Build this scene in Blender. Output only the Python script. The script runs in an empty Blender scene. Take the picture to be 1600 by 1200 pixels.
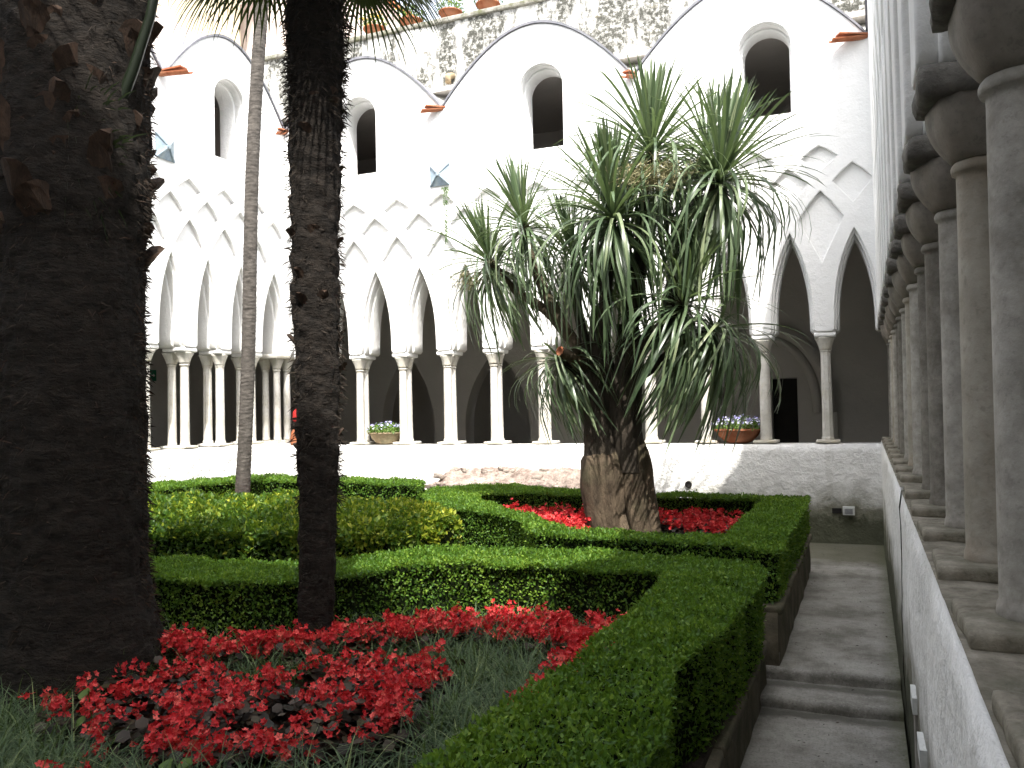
import bpy, math, random
import numpy as np
from mathutils import Vector, Matrix, noise
random.seed(7)
rng = np.random.default_rng(7)
scene = bpy.context.scene
C = scene.collection
R = math.radians

# ------------------------------------------------------------------ camera
cam = bpy.data.cameras.new('camera')
cam.sensor_width = 36.0
cam.lens = 30.07
cam.clip_start = 0.05
cam.clip_end = 1000
camo = bpy.data.objects.new('camera', cam)
C.objects.link(camo)
yaw, pitch, roll = R(22.42), R(1.63), R(1.18)
fw = Vector((-math.sin(yaw)*math.cos(pitch), math.cos(yaw)*math.cos(pitch), math.sin(pitch)))
r0 = Vector((math.cos(yaw), math.sin(yaw), 0))
u0 = r0.cross(fw)
rr = r0*math.cos(roll) - u0*math.sin(roll)
uu = u0*math.cos(roll) + r0*math.sin(roll)
camo.matrix_world = Matrix(((rr.x, uu.x, -fw.x, 0), (rr.y, uu.y, -fw.y, 0), (rr.z, uu.z, -fw.z, 1.6), (0, 0, 0, 1)))
scene.camera = camo

# ------------------------------------------------------------------ light
to_sun = Vector((0.31, -0.55, 1.0)).normalized()
world = bpy.data.worlds.new('World')
scene.world = world
world.use_nodes = True
wn = world.node_tree.nodes
bg = wn['Background']
sky = wn.new('ShaderNodeTexSky')
sky.sky_type = 'NISHITA'
sky.sun_disc = False
sky.sun_elevation = math.asin(to_sun.z)
sky.sun_rotation = math.atan2(to_sun.x, to_sun.y)
sky.air_density = 1.0
sky.dust_density = 4.0
sky.ozone_density = 1.0
hs = wn.new('ShaderNodeHueSaturation')   # thin high cloud: a paler sky
hs.inputs['Saturation'].default_value = 0.38
hs.inputs['Value'].default_value = 1.45
world.node_tree.links.new(sky.outputs[0], hs.inputs['Color'])
world.node_tree.links.new(hs.outputs[0], bg.inputs[0])
bg.inputs[1].default_value = 0.15
sun = bpy.data.lights.new('sun', 'SUN')
sun.energy = 3.0
sun.angle = R(0.6)
sun.color = (1.0, 0.96, 0.9)
suno = bpy.data.objects.new('sun', sun)
suno.rotation_euler = (-to_sun).to_track_quat('-Z', 'Y').to_euler()
suno.location = (3, -5, 12)
C.objects.link(suno)
scene.view_settings.view_transform = 'Standard'
scene.view_settings.look = 'None'
scene.view_settings.gamma = 1.0
scene.view_settings.use_curve_mapping = False
scene.view_settings.exposure = 1.6

# ------------------------------------------------------------------ materials
def nodes(name):
    m = bpy.data.materials.new(name)
    m.use_nodes = True
    nt = m.node_tree
    b = nt.nodes['Principled BSDF']
    return m, nt, b

def tex(nt, scale=5, detail=6, rough=0.55, vec=None, stretch=None, kind='noise'):
    co = nt.nodes.new('ShaderNodeTexCoord')
    mp = nt.nodes.new('ShaderNodeMapping')
    nt.links.new(co.outputs['Object'], mp.inputs[0])
    if stretch: mp.inputs['Scale'].default_value = stretch
    if kind == 'noise':
        n = nt.nodes.new('ShaderNodeTexNoise')
        n.inputs['Scale'].default_value = scale
        n.inputs['Detail'].default_value = detail
        n.inputs['Roughness'].default_value = rough
    else:
        n = nt.nodes.new('ShaderNodeTexVoronoi')
        n.inputs['Scale'].default_value = scale
    nt.links.new(mp.outputs[0], n.inputs['Vector'])
    return n

def ramp(nt, src, stops):
    r = nt.nodes.new('ShaderNodeValToRGB')
    el = r.color_ramp.elements
    while len(el) < len(stops): el.new(0.5)
    for e, (p, c) in zip(el, stops):
        e.position = p
        e.color = (*c, 1) if len(c) == 3 else c
    nt.links.new(src, r.inputs[0])
    return r.outputs[0]

def g(v): return (v, v, v)

def mix(nt, fac, a, b, mode='MIX'):
    m = nt.nodes.new('ShaderNodeMix')
    m.data_type = 'RGBA'
    m.blend_type = mode
    for i, v in ((0, fac), (6, a), (7, b)):
        if isinstance(v, (float, int)): m.inputs[i].default_value = v
        elif isinstance(v, tuple): m.inputs[i].default_value = (*v, 1)
        else: nt.links.new(v, m.inputs[i])
    return m.outputs[2]

def math_(nt, op, a, b=0.0, clamp=False):
    m = nt.nodes.new('ShaderNodeMath')
    m.operation = op
    m.use_clamp = clamp
    for i, v in ((0, a), (1, b)):
        if isinstance(v, (float, int)): m.inputs[i].default_value = v
        else: nt.links.new(v, m.inputs[i])
    return m.outputs[0]

def bump(nt, b, srcs):
    prev = None
    for h, st, dist in srcs:
        bp = nt.nodes.new('ShaderNodeBump')
        bp.inputs['Strength'].default_value = st
        bp.inputs['Distance'].default_value = dist
        nt.links.new(h, bp.inputs['Height'])
        if prev: nt.links.new(prev, bp.inputs['Normal'])
        prev = bp.outputs[0]
    nt.links.new(prev, b.inputs['Normal'])

def zcoord(nt, axis=2):
    ge = nt.nodes.new('ShaderNodeNewGeometry')
    s = nt.nodes.new('ShaderNodeSeparateXYZ')
    nt.links.new(ge.outputs['Position'], s.inputs[0])
    return s.outputs[axis]

def m_plaster(name, base=0.8, tint=(1, 1, 1), dirt=0.5, moss=False, rough_b=0.6):
    m, nt, b = nodes(name)
    n1 = tex(nt, 1.3, 8, 0.62)
    n2 = tex(nt, 9, 8, 0.6)
    n3 = tex(nt, 45, 6, 0.6)
    c = ramp(nt, n1.outputs[0], [(0.3, tuple(base*(1-0.16*dirt)*t for t in tint)), (0.6, tuple(base*t for t in tint))])
    spots = ramp(nt, n3.outputs[0], [(0.24, g(1)), (0.33, g(0))])
    c = mix(nt, math_(nt, 'MULTIPLY', spots, 0.35*dirt), c, (0.42, 0.40, 0.33))
    st = tex(nt, 2.2, 7, 0.65, stretch=(2.2, 2.2, 0.35))
    s2 = ramp(nt, st.outputs[0], [(0.56, g(0)), (0.74, g(1))])
    c = mix(nt, math_(nt, 'MULTIPLY', s2, 0.45*dirt), c, (0.45, 0.44, 0.38))
    if moss:
        z = zcoord(nt)
        nz = tex(nt, 3.0, 6, 0.6)
        h = math_(nt, 'ADD', z, math_(nt, 'MULTIPLY', nz.outputs[0], -0.75))
        mk = ramp(nt, h, [(0.0, g(1)), (0.34, g(0))])
        x = zcoord(nt, 0)
        far = math_(nt, 'MULTIPLY', math_(nt, 'ADD', x, 3.2), 0.45, True)
        c = mix(nt, math_(nt, 'MULTIPLY', mk, math_(nt, 'MULTIPLY', far, 0.85)), c, (0.105, 0.10, 0.05))
        h2 = math_(nt, 'ADD', z, math_(nt, 'MULTIPLY', n2.outputs[0], -0.5))
        mk2 = ramp(nt, h2, [(0.0, g(1)), (0.10, g(0))])
        c = mix(nt, math_(nt, 'MULTIPLY', mk2, 0.8), c, (0.07, 0.075, 0.045))
    nt.links.new(c, b.inputs['Base Color'])
    b.inputs['Roughness'].default_value = 0.9
    b.inputs['Specular IOR Level'].default_value = 0.2
    bump(nt, b, [(n1.outputs[0], 0.5, 0.05), (n2.outputs[0], rough_b, 0.02 if not moss else 0.032), (n3.outputs[0], rough_b, 0.006)])
    return m

def m_noise(name, c1, c2, scale=6, detail=7, rough=0.85, bumps=((20, 0.5, 0.01),), stretch=None, c3=None, spec=0.25):
    m, nt, b = nodes(name)
    n = tex(nt, scale, detail, 0.6, stretch=stretch)
    c = ramp(nt, n.outputs[0], [(0.32, c1), (0.68, c2)])
    if c3:
        n2 = tex(nt, scale*0.35, 6, 0.65)
        c = mix(nt, ramp(nt, n2.outputs[0], [(0.48, g(0)), (0.66, g(0.85))]), c, c3)
    pit = tex(nt, scale*7, 5, 0.7, stretch=stretch)
    c = mix(nt, ramp(nt, pit.outputs[0], [(0.34, g(0.28)), (0.46, g(0))]), c, tuple(q*0.45 for q in c1))
    c = mix(nt, ramp(nt, pit.outputs[0], [(0.58, g(0)), (0.74, g(0.18))]), c, tuple(min(1, q*1.35) for q in c2))
    nt.links.new(c, b.inputs['Base Color'])
    b.inputs['Roughness'].default_value = rough
    b.inputs['Specular IOR Level'].default_value = spec
    bump(nt, b, [(tex(nt, s, 6, 0.65, stretch=stretch).outputs[0], st, d) for s, st, d in bumps])
    return m

def m_leaf(name, stops, trans=0.3, rough=0.45, spec=0.35, transcol=None):
    m, nt, b = nodes(name)
    a = nt.nodes.new('ShaderNodeAttribute')
    a.attribute_name = 'tint'
    c = ramp(nt, a.outputs['Fac'], stops)
    nt.links.new(c, b.inputs['Base Color'])
    b.inputs['Roughness'].default_value = rough
    b.inputs['Specular IOR Level'].default_value = spec
    if trans > 0:
        t = nt.nodes.new('ShaderNodeBsdfTranslucent')
        tc = mix(nt, 0.5, c, transcol if transcol else (0.25, 0.4, 0.03))
        nt.links.new(tc, t.inputs[0])
        ms = nt.nodes.new('ShaderNodeMixShader')
        ms.inputs[0].default_value = trans
        nt.links.new(b.outputs[0], ms.inputs[1])
        nt.links.new(t.outputs[0], ms.inputs[2])
        nt.links.new(ms.outputs[0], nt.nodes['Material Output'].inputs[0])
    return m

M = {}
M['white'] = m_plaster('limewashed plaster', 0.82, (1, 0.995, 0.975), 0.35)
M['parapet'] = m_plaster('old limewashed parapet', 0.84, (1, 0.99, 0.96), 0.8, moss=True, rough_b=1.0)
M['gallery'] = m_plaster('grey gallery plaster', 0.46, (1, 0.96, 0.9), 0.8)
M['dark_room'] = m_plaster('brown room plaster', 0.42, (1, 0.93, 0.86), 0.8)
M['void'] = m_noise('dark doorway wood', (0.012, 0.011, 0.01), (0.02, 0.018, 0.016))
M['marble'] = m_noise('weathered pale marble', (0.50, 0.48, 0.42), (0.66, 0.64, 0.60), 5, 8, 0.7, ((30, 0.25, 0.004), (6, 0.3, 0.006)), c3=(0.46, 0.41, 0.30))
M['greystone'] = m_noise('grey weathered column stone', (0.24, 0.225, 0.195), (0.50, 0.475, 0.43), 9, 9, 0.8, ((40, 0.5, 0.004), (9, 0.4, 0.01)), c3=(0.17, 0.155, 0.13))
M['darkstone'] = m_noise('dark weathered column stone', (0.13, 0.12, 0.10), (0.30, 0.28, 0.245), 11, 9, 0.85, ((40, 0.6, 0.005), (7, 0.6, 0.015)), c3=(0.10, 0.088, 0.07))
M['warmstone'] = m_noise('warm grey column stone', (0.26, 0.235, 0.19), (0.44, 0.41, 0.35), 6, 9, 0.8, ((50, 0.5, 0.004), (5, 0.5, 0.012)), c3=(0.22, 0.17, 0.12))
M['slab'] = m_noise('mossy stone slab', (0.13, 0.115, 0.085), (0.34, 0.31, 0.25), 14, 9, 0.9, ((60, 0.8, 0.006), (14, 0.7, 0.012)), c3=(0.12, 0.115, 0.08))
M['impost'] = m_noise('dark impost stone', (0.10, 0.095, 0.085), (0.24, 0.225, 0.20), 8, 9, 0.9, ((35, 0.9, 0.008), (10, 0.7, 0.02)))
M['capital'] = m_noise('brown capital stone', (0.15, 0.135, 0.115), (0.30, 0.275, 0.24), 9, 8, 0.8, ((30, 0.5, 0.006),), c3=(0.20, 0.17, 0.14))
M['lead'] = m_noise('grey lead edging', (0.13, 0.135, 0.15), (0.22, 0.22, 0.24), 12)
M['vault'] = m_noise('grey vault render', (0.36, 0.36, 0.34), (0.52, 0.52, 0.49), 4, 8, c3=(0.26, 0.25, 0.2))
M['terracotta'] = m_noise('terracotta', (0.26, 0.075, 0.032), (0.38, 0.14, 0.065), 12, 7, 0.8, ((40, 0.3, 0.004),), c3=(0.34, 0.16, 0.09))
M['oldclay'] = m_noise('weathered clay bowl', (0.24, 0.17, 0.10), (0.38, 0.30, 0.19), 12, 7, 0.85, ((40, 0.4, 0.004),), c3=(0.16, 0.15, 0.09))
M['soil'] = m_noise('garden soil', (0.018, 0.014, 0.009), (0.05, 0.038, 0.025), 18, 9, 0.95, ((25, 1.0, 0.03), (80, 0.8, 0.01)))
M['coping'] = m_noise('lichened coping', (0.12, 0.115, 0.09), (0.34, 0.33, 0.29), 16, 9, 0.9, ((40, 0.8, 0.01),), c3=(0.10, 0.105, 0.05))
M['curb'] = m_noise('mossy curb stone', (0.055, 0.048, 0.034), (0.15, 0.13, 0.09), 6, 9, 0.92, ((35, 0.8, 0.008), (8, 0.7, 0.02)), c3=(0.055, 0.055, 0.03))
M['bluemetal'] = m_noise('blue grey painted metal', (0.20, 0.26, 0.31), (0.30, 0.37, 0.43), 20, 6, 0.5, ((40, 0.2, 0.002),), c3=(0.36, 0.42, 0.42))
M['plastic'] = m_noise('off white plastic', (0.55, 0.56, 0.54), (0.66, 0.67, 0.65), 10, 4, 0.5, ((40, 0.05, 0.001),))
M['greyplastic'] = m_noise('grey metal plate', (0.14, 0.14, 0.16), (0.22, 0.22, 0.24), 10, 4, 0.6)
M['pinkhouse'] = m_plaster('pale pink render', 0.62, (1, 0.87, 0.80), 0.3)
M['yellowhouse'] = m_plaster('pale yellow render', 0.66, (1, 0.88, 0.62), 0.3)
M['red'] = m_noise('red awning cloth', (0.42, 0.02, 0.02), (0.5, 0.04, 0.035), 8)
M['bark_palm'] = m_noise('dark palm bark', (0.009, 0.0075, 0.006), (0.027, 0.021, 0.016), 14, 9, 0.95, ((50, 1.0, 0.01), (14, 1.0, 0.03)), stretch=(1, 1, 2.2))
M['fibre'] = m_noise('palm fibre', (0.016, 0.012, 0.009), (0.045, 0.035, 0.026), 30, 5, 0.95)
M['boot'] = m_noise('palm leaf base', (0.018, 0.013, 0.009), (0.075, 0.044, 0.028), 9, 8, 0.85, ((60, 0.8, 0.006),), stretch=(3, 3, 0.6))
M['ringbark'] = m_noise('grey ringed bark', (0.045, 0.040, 0.035), (0.125, 0.112, 0.098), 12, 9, 0.9, ((60, 0.9, 0.006), (18, 0.8, 0.012)), stretch=(1, 1, 2.5))
M['cordbark'] = m_noise('furrowed brown bark', (0.045, 0.033, 0.022), (0.145, 0.108, 0.072), 8, 10, 0.92, ((45, 1.0, 0.012), (12, 1.0, 0.03)), stretch=(1.6, 1.6, 0.5), c3=(0.06, 0.055, 0.03))
M['cordbark_dark'] = m_noise('dark upper bark', (0.022, 0.018, 0.013), (0.075, 0.060, 0.045), 9, 9, 0.92, ((45, 1.0, 0.012), (12, 1.0, 0.03)), stretch=(1.6, 1.6, 0.5))
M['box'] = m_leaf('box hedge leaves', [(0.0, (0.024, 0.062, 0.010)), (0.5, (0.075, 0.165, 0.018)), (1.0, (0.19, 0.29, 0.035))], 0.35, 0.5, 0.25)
M['boxcore'] = m_noise('hedge inner twigs', (0.006, 0.010, 0.004), (0.016, 0.022, 0.010), 30, rough=1.0, spec=0.0)
M['euonymus'] = m_leaf('variegated shrub leaves', [(0.0, (0.016, 0.045, 0.008)), (0.5, (0.055, 0.12, 0.012)), (0.8, (0.19, 0.24, 0.018)), (1.0, (0.36, 0.37, 0.035))], 0.3, 0.5, 0.25)
M['petal'] = m_leaf('red begonia petals', [(0.0, (0.30, 0.010, 0.016)), (0.6, (0.60, 0.030, 0.036)), (1.0, (0.82, 0.16, 0.13))], 0.25, 0.5, 0.25, (0.8, 0.05, 0.05))
M['bronze'] = m_leaf('bronze begonia leaves', [(0.0, (0.012, 0.012, 0.007)), (0.6, (0.032, 0.020, 0.013)), (1.0, (0.055, 0.045, 0.022))], 0.08, 0.5, 0.25, (0.1, 0.03, 0.02))
M['grass'] = m_leaf('dark blue green lily turf', [(0.0, (0.03, 0.055, 0.028)), (0.6, (0.085, 0.13, 0.065)), (1.0, (0.24, 0.29, 0.12))], 0.2, 0.6, 0.2)
M['frond'] = m_leaf('palm frond leaflets', [(0.0, (0.010, 0.016, 0.007)), (0.6, (0.022, 0.034, 0.013)), (1.0, (0.045, 0.055, 0.025))], 0.08, 0.45)
M['cordleaf'] = m_leaf('cordyline strap leaves', [(0.0, (0.035, 0.060, 0.030)), (0.5, (0.095, 0.14, 0.070)), (1.0, (0.23, 0.27, 0.15))], 0.18, 0.36, 0.5, (0.25, 0.36, 0.10))
M['spray'] = m_noise('dry flower spray', (0.30, 0.27, 0.14), (0.44, 0.41, 0.25), 20)
M['potleaf'] = m_leaf('fresh pot foliage', [(0.0, (0.025, 0.07, 0.010)), (1.0, (0.12, 0.20, 0.03))], 0.25)
M['yellowflower'] = m_leaf('yellow orange blooms', [(0.0, (0.75, 0.28, 0.02)), (1.0, (0.85, 0.62, 0.04))], 0.3, 0.5, 0.2, (0.9, 0.6, 0.05))
M['lobelia'] = m_leaf('pale violet blooms', [(0.0, (0.24, 0.22, 0.60)), (0.5, (0.5, 0.48, 0.8)), (1.0, (0.85, 0.85, 0.9))], 0.3, 0.5, 0.2, (0.6, 0.6, 0.9))
M['exit'] = m_noise('green exit sign', (0.01, 0.12, 0.06), (0.015, 0.15, 0.08), 5)

def m_path():
    m, nt, b = nodes('worn concrete path')
    n1 = tex(nt, 2.8, 10, 0.68); n2 = tex(nt, 25, 8, 0.65); n3 = tex(nt, 90, 4, 0.6)
    c = ramp(nt, n1.outputs[0], [(0.36, (0.13, 0.124, 0.104)), (0.5, (0.25, 0.24, 0.215)), (0.64, (0.34, 0.33, 0.30))])
    c = mix(nt, ramp(nt, n2.outputs[0], [(0.3, g(0.5)), (0.5, g(0))]), c, (0.13, 0.125, 0.105))
    c = mix(nt, ramp(nt, n3.outputs[0], [(0.58, g(0)), (0.70, g(0.6))]), c, (0.42, 0.41, 0.38))
    c = mix(nt, ramp(nt, n3.outputs[0], [(0.32, g(0.7)), (0.44, g(0))]), c, (0.10, 0.095, 0.08))
    y = zcoord(nt, 1)
    w = math_(nt, 'ADD', y, math_(nt, 'MULTIPLY', tex(nt, 2.5, 5).outputs[0], 0.5))
    mk = ramp(nt, math_(nt, 'MULTIPLY', math_(nt, 'SUBTRACT', w, 9.25), 2.0, True), [(0.0, g(0)), (0.6, g(0.8))])
    c = mix(nt, mk, c, (0.085, 0.082, 0.045))
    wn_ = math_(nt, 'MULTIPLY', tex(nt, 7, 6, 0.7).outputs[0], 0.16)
    for yc in (5.30, 4.96):   # dark ragged band along the foot of each step
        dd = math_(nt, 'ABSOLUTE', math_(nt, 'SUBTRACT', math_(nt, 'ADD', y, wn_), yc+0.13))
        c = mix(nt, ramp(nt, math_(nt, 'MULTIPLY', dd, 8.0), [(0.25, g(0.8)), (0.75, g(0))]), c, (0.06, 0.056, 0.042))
    x = zcoord(nt, 0)
    ed = ramp(nt, math_(nt, 'ADD', math_(nt, 'MULTIPLY', x, 1.0), math_(nt, 'MULTIPLY', n2.outputs[0], 0.2)), [(0.14, g(0)), (0.26, g(0.9))])
    c = mix(nt, ed, c, (0.07, 0.075, 0.035))
    nt.links.new(c, b.inputs['Base Color'])
    b.inputs['Roughness'].default_value = 0.85
    bump(nt, b, [(n1.outputs[0], 0.5, 0.03), (n2.outputs[0], 0.5, 0.008), (n3.outputs[0], 0.5, 0.003)])
    return m
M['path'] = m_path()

def m_stained():
    m, nt, b = nodes('stained lime wall')
    n1 = tex(nt, 1.1, 9, 0.7, stretch=(2.0, 1, 0.45))
    n2 = tex(nt, 14, 9, 0.75)
    n3 = tex(nt, 4, 9, 0.7, stretch=(1, 1, 2.2))
    c = ramp(nt, n2.outputs[0], [(0.3, (0.60, 0.59, 0.54)), (0.6, (0.78, 0.77, 0.73))])
    big = ramp(nt, n1.outputs[0], [(0.42, g(0)), (0.53, g(1))])
    fine = ramp(nt, n2.outputs[0], [(0.40, g(0)), (0.52, g(1))])
    c = mix(nt, math_(nt, 'MULTIPLY', big, math_(nt, 'ADD', math_(nt, 'MULTIPLY', fine, 0.65), 0.32)), c, (0.045, 0.045, 0.034))
    bd = ramp(nt, n3.outputs[0], [(0.60, g(0)), (0.66, g(0.9))])
    c = mix(nt, bd, c, (0.13, 0.12, 0.085))
    nt.links.new(c, b.inputs['Base Color'])
    b.inputs['Roughness'].default_value = 0.95
    bump(nt, b, [(n3.outputs[0], 0.9, 0.06), (n2.outputs[0], 0.7, 0.015)])
    return m
M['stained'] = m_stained()

# ------------------------------------------------------------------ builders
def link(name, me, mat=None, parent=None, loc=None, mats=None):
    o = bpy.data.objects.new(name, me)
    C.objects.link(o)
    if mats:
        if len(me.materials) == 0:
            for k in mats: me.materials.append(M[k])
    elif mat and len(me.materials) == 0:
        me.materials.append(M[mat])
    if parent: o.parent = parent
    if loc is not None: o.location = loc
    return o

def mesh(name, v, f, smooth=False):
    me = bpy.data.meshes.new(name)
    me.from_pydata([tuple(p) for p in v], [], [tuple(int(i) for i in q) for q in f])
    if smooth: me.shade_smooth()
    me.update()
    return me

def npmesh(name, V, F, tint=None, matidx=None, smooth=False):
    """V (n,3), F (m,k) with a fixed k; per-face tint"""
    me = bpy.data.meshes.new(name)
    V = np.asarray(V, np.float32); F = np.asarray(F, np.int32)
    k = F.shape[1]
    me.vertices.add(len(V)); me.vertices.foreach_set('co', V.ravel())
    me.loops.add(F.size); me.loops.foreach_set('vertex_index', F.ravel())
    me.polygons.add(len(F))
    me.polygons.foreach_set('loop_start', np.arange(0, F.size, k, dtype=np.int32))
    me.polygons.foreach_set('loop_total', np.full(len(F), k, np.int32))
    if matidx is not None: me.polygons.foreach_set('material_index', np.asarray(matidx, np.int32))
    me.update(calc_edges=True)
    if tint is not None:
        a = me.attributes.new('tint', 'FLOAT', 'FACE')
        a.data.foreach_set('value', np.asarray(tint, np.float32))
    if smooth: me.shade_smooth()
    return me

def thing(name, label, cat, loc=(0, 0, 0), rotz=0, group=None):
    o = bpy.data.objects.new(name, None)
    o.empty_display_size = 0.2
    C.objects.link(o)
    o.location = loc; o.rotation_euler = (0, 0, rotz)
    o['label'] = label; o['category'] = cat
    if group: o['group'] = group
    return o

def tag(o, label, cat, group=None, kind=None):
    o['label'] = label; o['category'] = cat
    if group: o['group'] = group
    if kind: o['kind'] = kind
    return o

class MB:
    def __init__(s): s.v = []; s.f = []
    def box(s, x0, x1, y0, y1, z0, z1):
        n = len(s.v)
        s.v += [(x, y, z) for z in (z0, z1) for y in (y0, y1) for x in (x0, x1)]
        s.f += [tuple(n+i for i in q) for q in ((0, 2, 3, 1), (4, 5, 7, 6), (0, 1, 5, 4), (2, 6, 7, 3), (0, 4, 6, 2), (1, 3, 7, 5))]
        return s
    def lathe(s, prof, seg=20, cx=0, cy=0, caps=True, fn=None):
        n = len(s.v)
        for i, (r, z) in enumerate(prof):
            for k in range(seg):
                a = 2*math.pi*k/seg
                q = fn(r, z, a) if fn else r
                s.v.append((cx+q*math.cos(a), cy+q*math.sin(a), z))
        for i in range(len(prof)-1):
            for k in range(seg):
                k2 = (k+1) % seg
                s.f.append((n+i*seg+k, n+i*seg+k2, n+(i+1)*seg+k2, n+(i+1)*seg+k))
        if caps:
            s.f.append(tuple(n+k for k in range(seg))[::-1])
            s.f.append(tuple(n+(len(prof)-1)*seg+k for k in range(seg)))
        return s
    def tube(s, pts, rad, seg=10, wob=0.0, caps=True):
        n = len(s.v)
        P = [Vector(p) for p in pts]
        up = Vector((0.13, 0.21, 0.97)).normalized()
        for i, p in enumerate(P):
            d = (P[min(i+1, len(P)-1)] - P[max(i-1, 0)]).normalized()
            a = d.cross(Vector((1, 0.1, 0)) if abs(d.z) > 0.8 else up).normalized()
            b = d.cross(a)
            r = rad[i] if isinstance(rad, (list, tuple)) else rad
            for k in range(seg):
                t = 2*math.pi*k/seg
                q = r
                if wob: q *= 1 + wob*noise.noise(Vector((math.cos(t)*1.5, math.sin(t)*1.5, 0)) + p*6)
                s.v.append(tuple(p + a*math.cos(t)*q + b*math.sin(t)*q))
        for i in range(len(P)-1):
            for k in range(seg):
                k2 = (k+1) % seg
                s.f.append((n+i*seg+k, n+i*seg+k2, n+(i+1)*seg+k2, n+(i+1)*seg+k))
        if caps:
            s.f.append(tuple(n+k for k in range(seg))[::-1])
            s.f.append(tuple(n+(len(P)-1)*seg+k for k in range(seg)))
        return s
    def me(s, name, smooth=False): return mesh(name, s.v, s.f, smooth)
    def build(s, name, mat, parent=None, smooth=False, loc=None): return link(name, s.me(name, smooth), mat, parent, loc)

def smooth_line(pts, n):
    """Catmull-Rom through 3-D points"""
    P = [Vector(p) for p in pts]
    P = [P[0]*2-P[1]] + P + [P[-1]*2-P[-2]]
    out = []
    m = len(P)-3
    for i in range(n+1):
        t = i/n*m
        k = min(int(t), m-1); u = t-k
        a, b, c, d = P[k:k+4]
        out.append(0.5*((2*b)+(c-a)*u+(2*a-5*b+4*c-d)*u*u+(3*b-a-3*c+d)*u**3))
    return out

def rounded_block(name, sx, sy, sz, rough=0.012, bev=0.02, seed=0):
    import bmesh
    bm = bmesh.new()
    bmesh.ops.create_cube(bm, size=1)
    for v in bm.verts: v.co = Vector((v.co.x*sx, v.co.y*sy, v.co.z*sz))
    bmesh.ops.bevel(bm, geom=bm.edges[:], offset=bev, segments=2, affect='EDGES', profile=0.6)
    bmesh.ops.subdivide_edges(bm, edges=[e for e in bm.edges if e.calc_length() > 0.08], cuts=4, use_grid_fill=True)
    for v in bm.verts:
        v.co += noise.noise_vector(v.co*9+Vector((seed*7.1, 0, 0)))*rough
    me = bpy.data.meshes.new(name)
    bm.to_mesh(me); bm.free()
    me.shade_smooth()
    return me

def curve_slab(name, outline, holes, y0, y1, mat, parent, bev=0.006, kind=None):
    """a flat wall in local XZ with holes, from depth y0 to y1"""
    cu = bpy.data.curves.new(name, 'CURVE')
    cu.dimensions = '2D'; cu.fill_mode = 'BOTH'
    for pl in [outline]+holes:
        s = cu.splines.new('POLY')
        s.points.add(len(pl)-1)
        for p, (x, z) in zip(s.points, pl): p.co = (x, z, 0, 1)
        s.use_cyclic_u = True
    cu.extrude = (y1-y0)/2 - bev
    cu.bevel_depth = bev; cu.bevel_resolution = 1; cu.offset = -bev
    tmp = bpy.data.objects.new('tmp', cu)
    C.objects.link(tmp)
    bpy.context.view_layer.update()
    me = bpy.data.meshes.new_from_object(tmp.evaluated_get(bpy.context.evaluated_depsgraph_get()))
    bpy.data.objects.remove(tmp)
    me.name = name
    n = len(me.vertices)
    co = np.empty(n*3, np.float32); me.vertices.foreach_get('co', co); co = co.reshape(-1, 3)
    new = np.stack([co[:, 0], (y0+y1)/2 - co[:, 2], co[:, 1]], 1)
    me.vertices.foreach_set('co', new.ravel()); me.update()
    me.materials.clear()
    o = link(name, me, mat, parent)
    return o

# ------------------------------------------------------------------ cloister wings
Z_IMP, PIER = 2.40, 0.115

def arch_pts(cx, hw, zs, za, n=16, left_first=True):
    out = []
    for i in range(n+1):
        t = i/n
        out.append((cx-hw*(1-t**2.7), zs+(za-zs)*t))
    right = [(2*cx-x, z) for x, z in out[:-1]][::-1]
    return out+right

def col_mesh(kind, h, r):
    mb = MB()
    if kind == 'octagon':
        prof = [(r*1.25, 0), (r*1.25, 0.03), (r*1.08, 0.045), (r*1.02, h*0.3), (r*0.97, h-0.03), (r*1.12, h-0.02), (r*1.12, h)]
        mb.lathe(prof, 8)
        return mb.me('column', False)
    prof = [(r*1.12, 0), (r*1.15, 0.012), (r*1.12, 0.03), (r*1.06, 0.04)]
    prof += [(r*(1.06-0.12*t), 0.05+(h-0.10)*t) for t in [i/8 for i in range(9)]]
    prof += [(r*0.96, h-0.034), (r*1.10, h-0.030), (r*1.13, h-0.022), (r*1.13, h-0.014), (r*1.08, h-0.006), (r*1.0, h)]
    mb.lathe(prof, 28)
    return mb.me('column', True)

def cap_mesh(h, r, top, bulge=0.0):
    """round at the foot, square at the head"""
    mb = MB(); n = 8; seg = 32
    for i in range(n+1):
        t = i/n
        for k in range(seg):
            a = 2*math.pi*k/seg
            sq = 1/max(abs(math.cos(a)), abs(math.sin(a)))
            rs = min(sq, 1.22)*top
            e = math.sin(math.pi/2*min(1, t*1.15))**0.9 if bulge else t**1.4
            q = r*(1-e)+rs*e
            mb.v.append((q*math.cos(a), q*math.sin(a), h*t))
    for i in range(n):
        for k in range(seg):
            k2 = (k+1) % seg
            mb.f.append((i*seg+k, i*seg+k2, (i+1)*seg+k2, (i+1)*seg+k))
    mb.f.append(tuple(range(seg))[::-1]); mb.f.append(tuple(n*seg+k for k in range(seg)))
    return mb.me('capital', True)

VALLEY, PEAK = 5.70, 6.62

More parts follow.
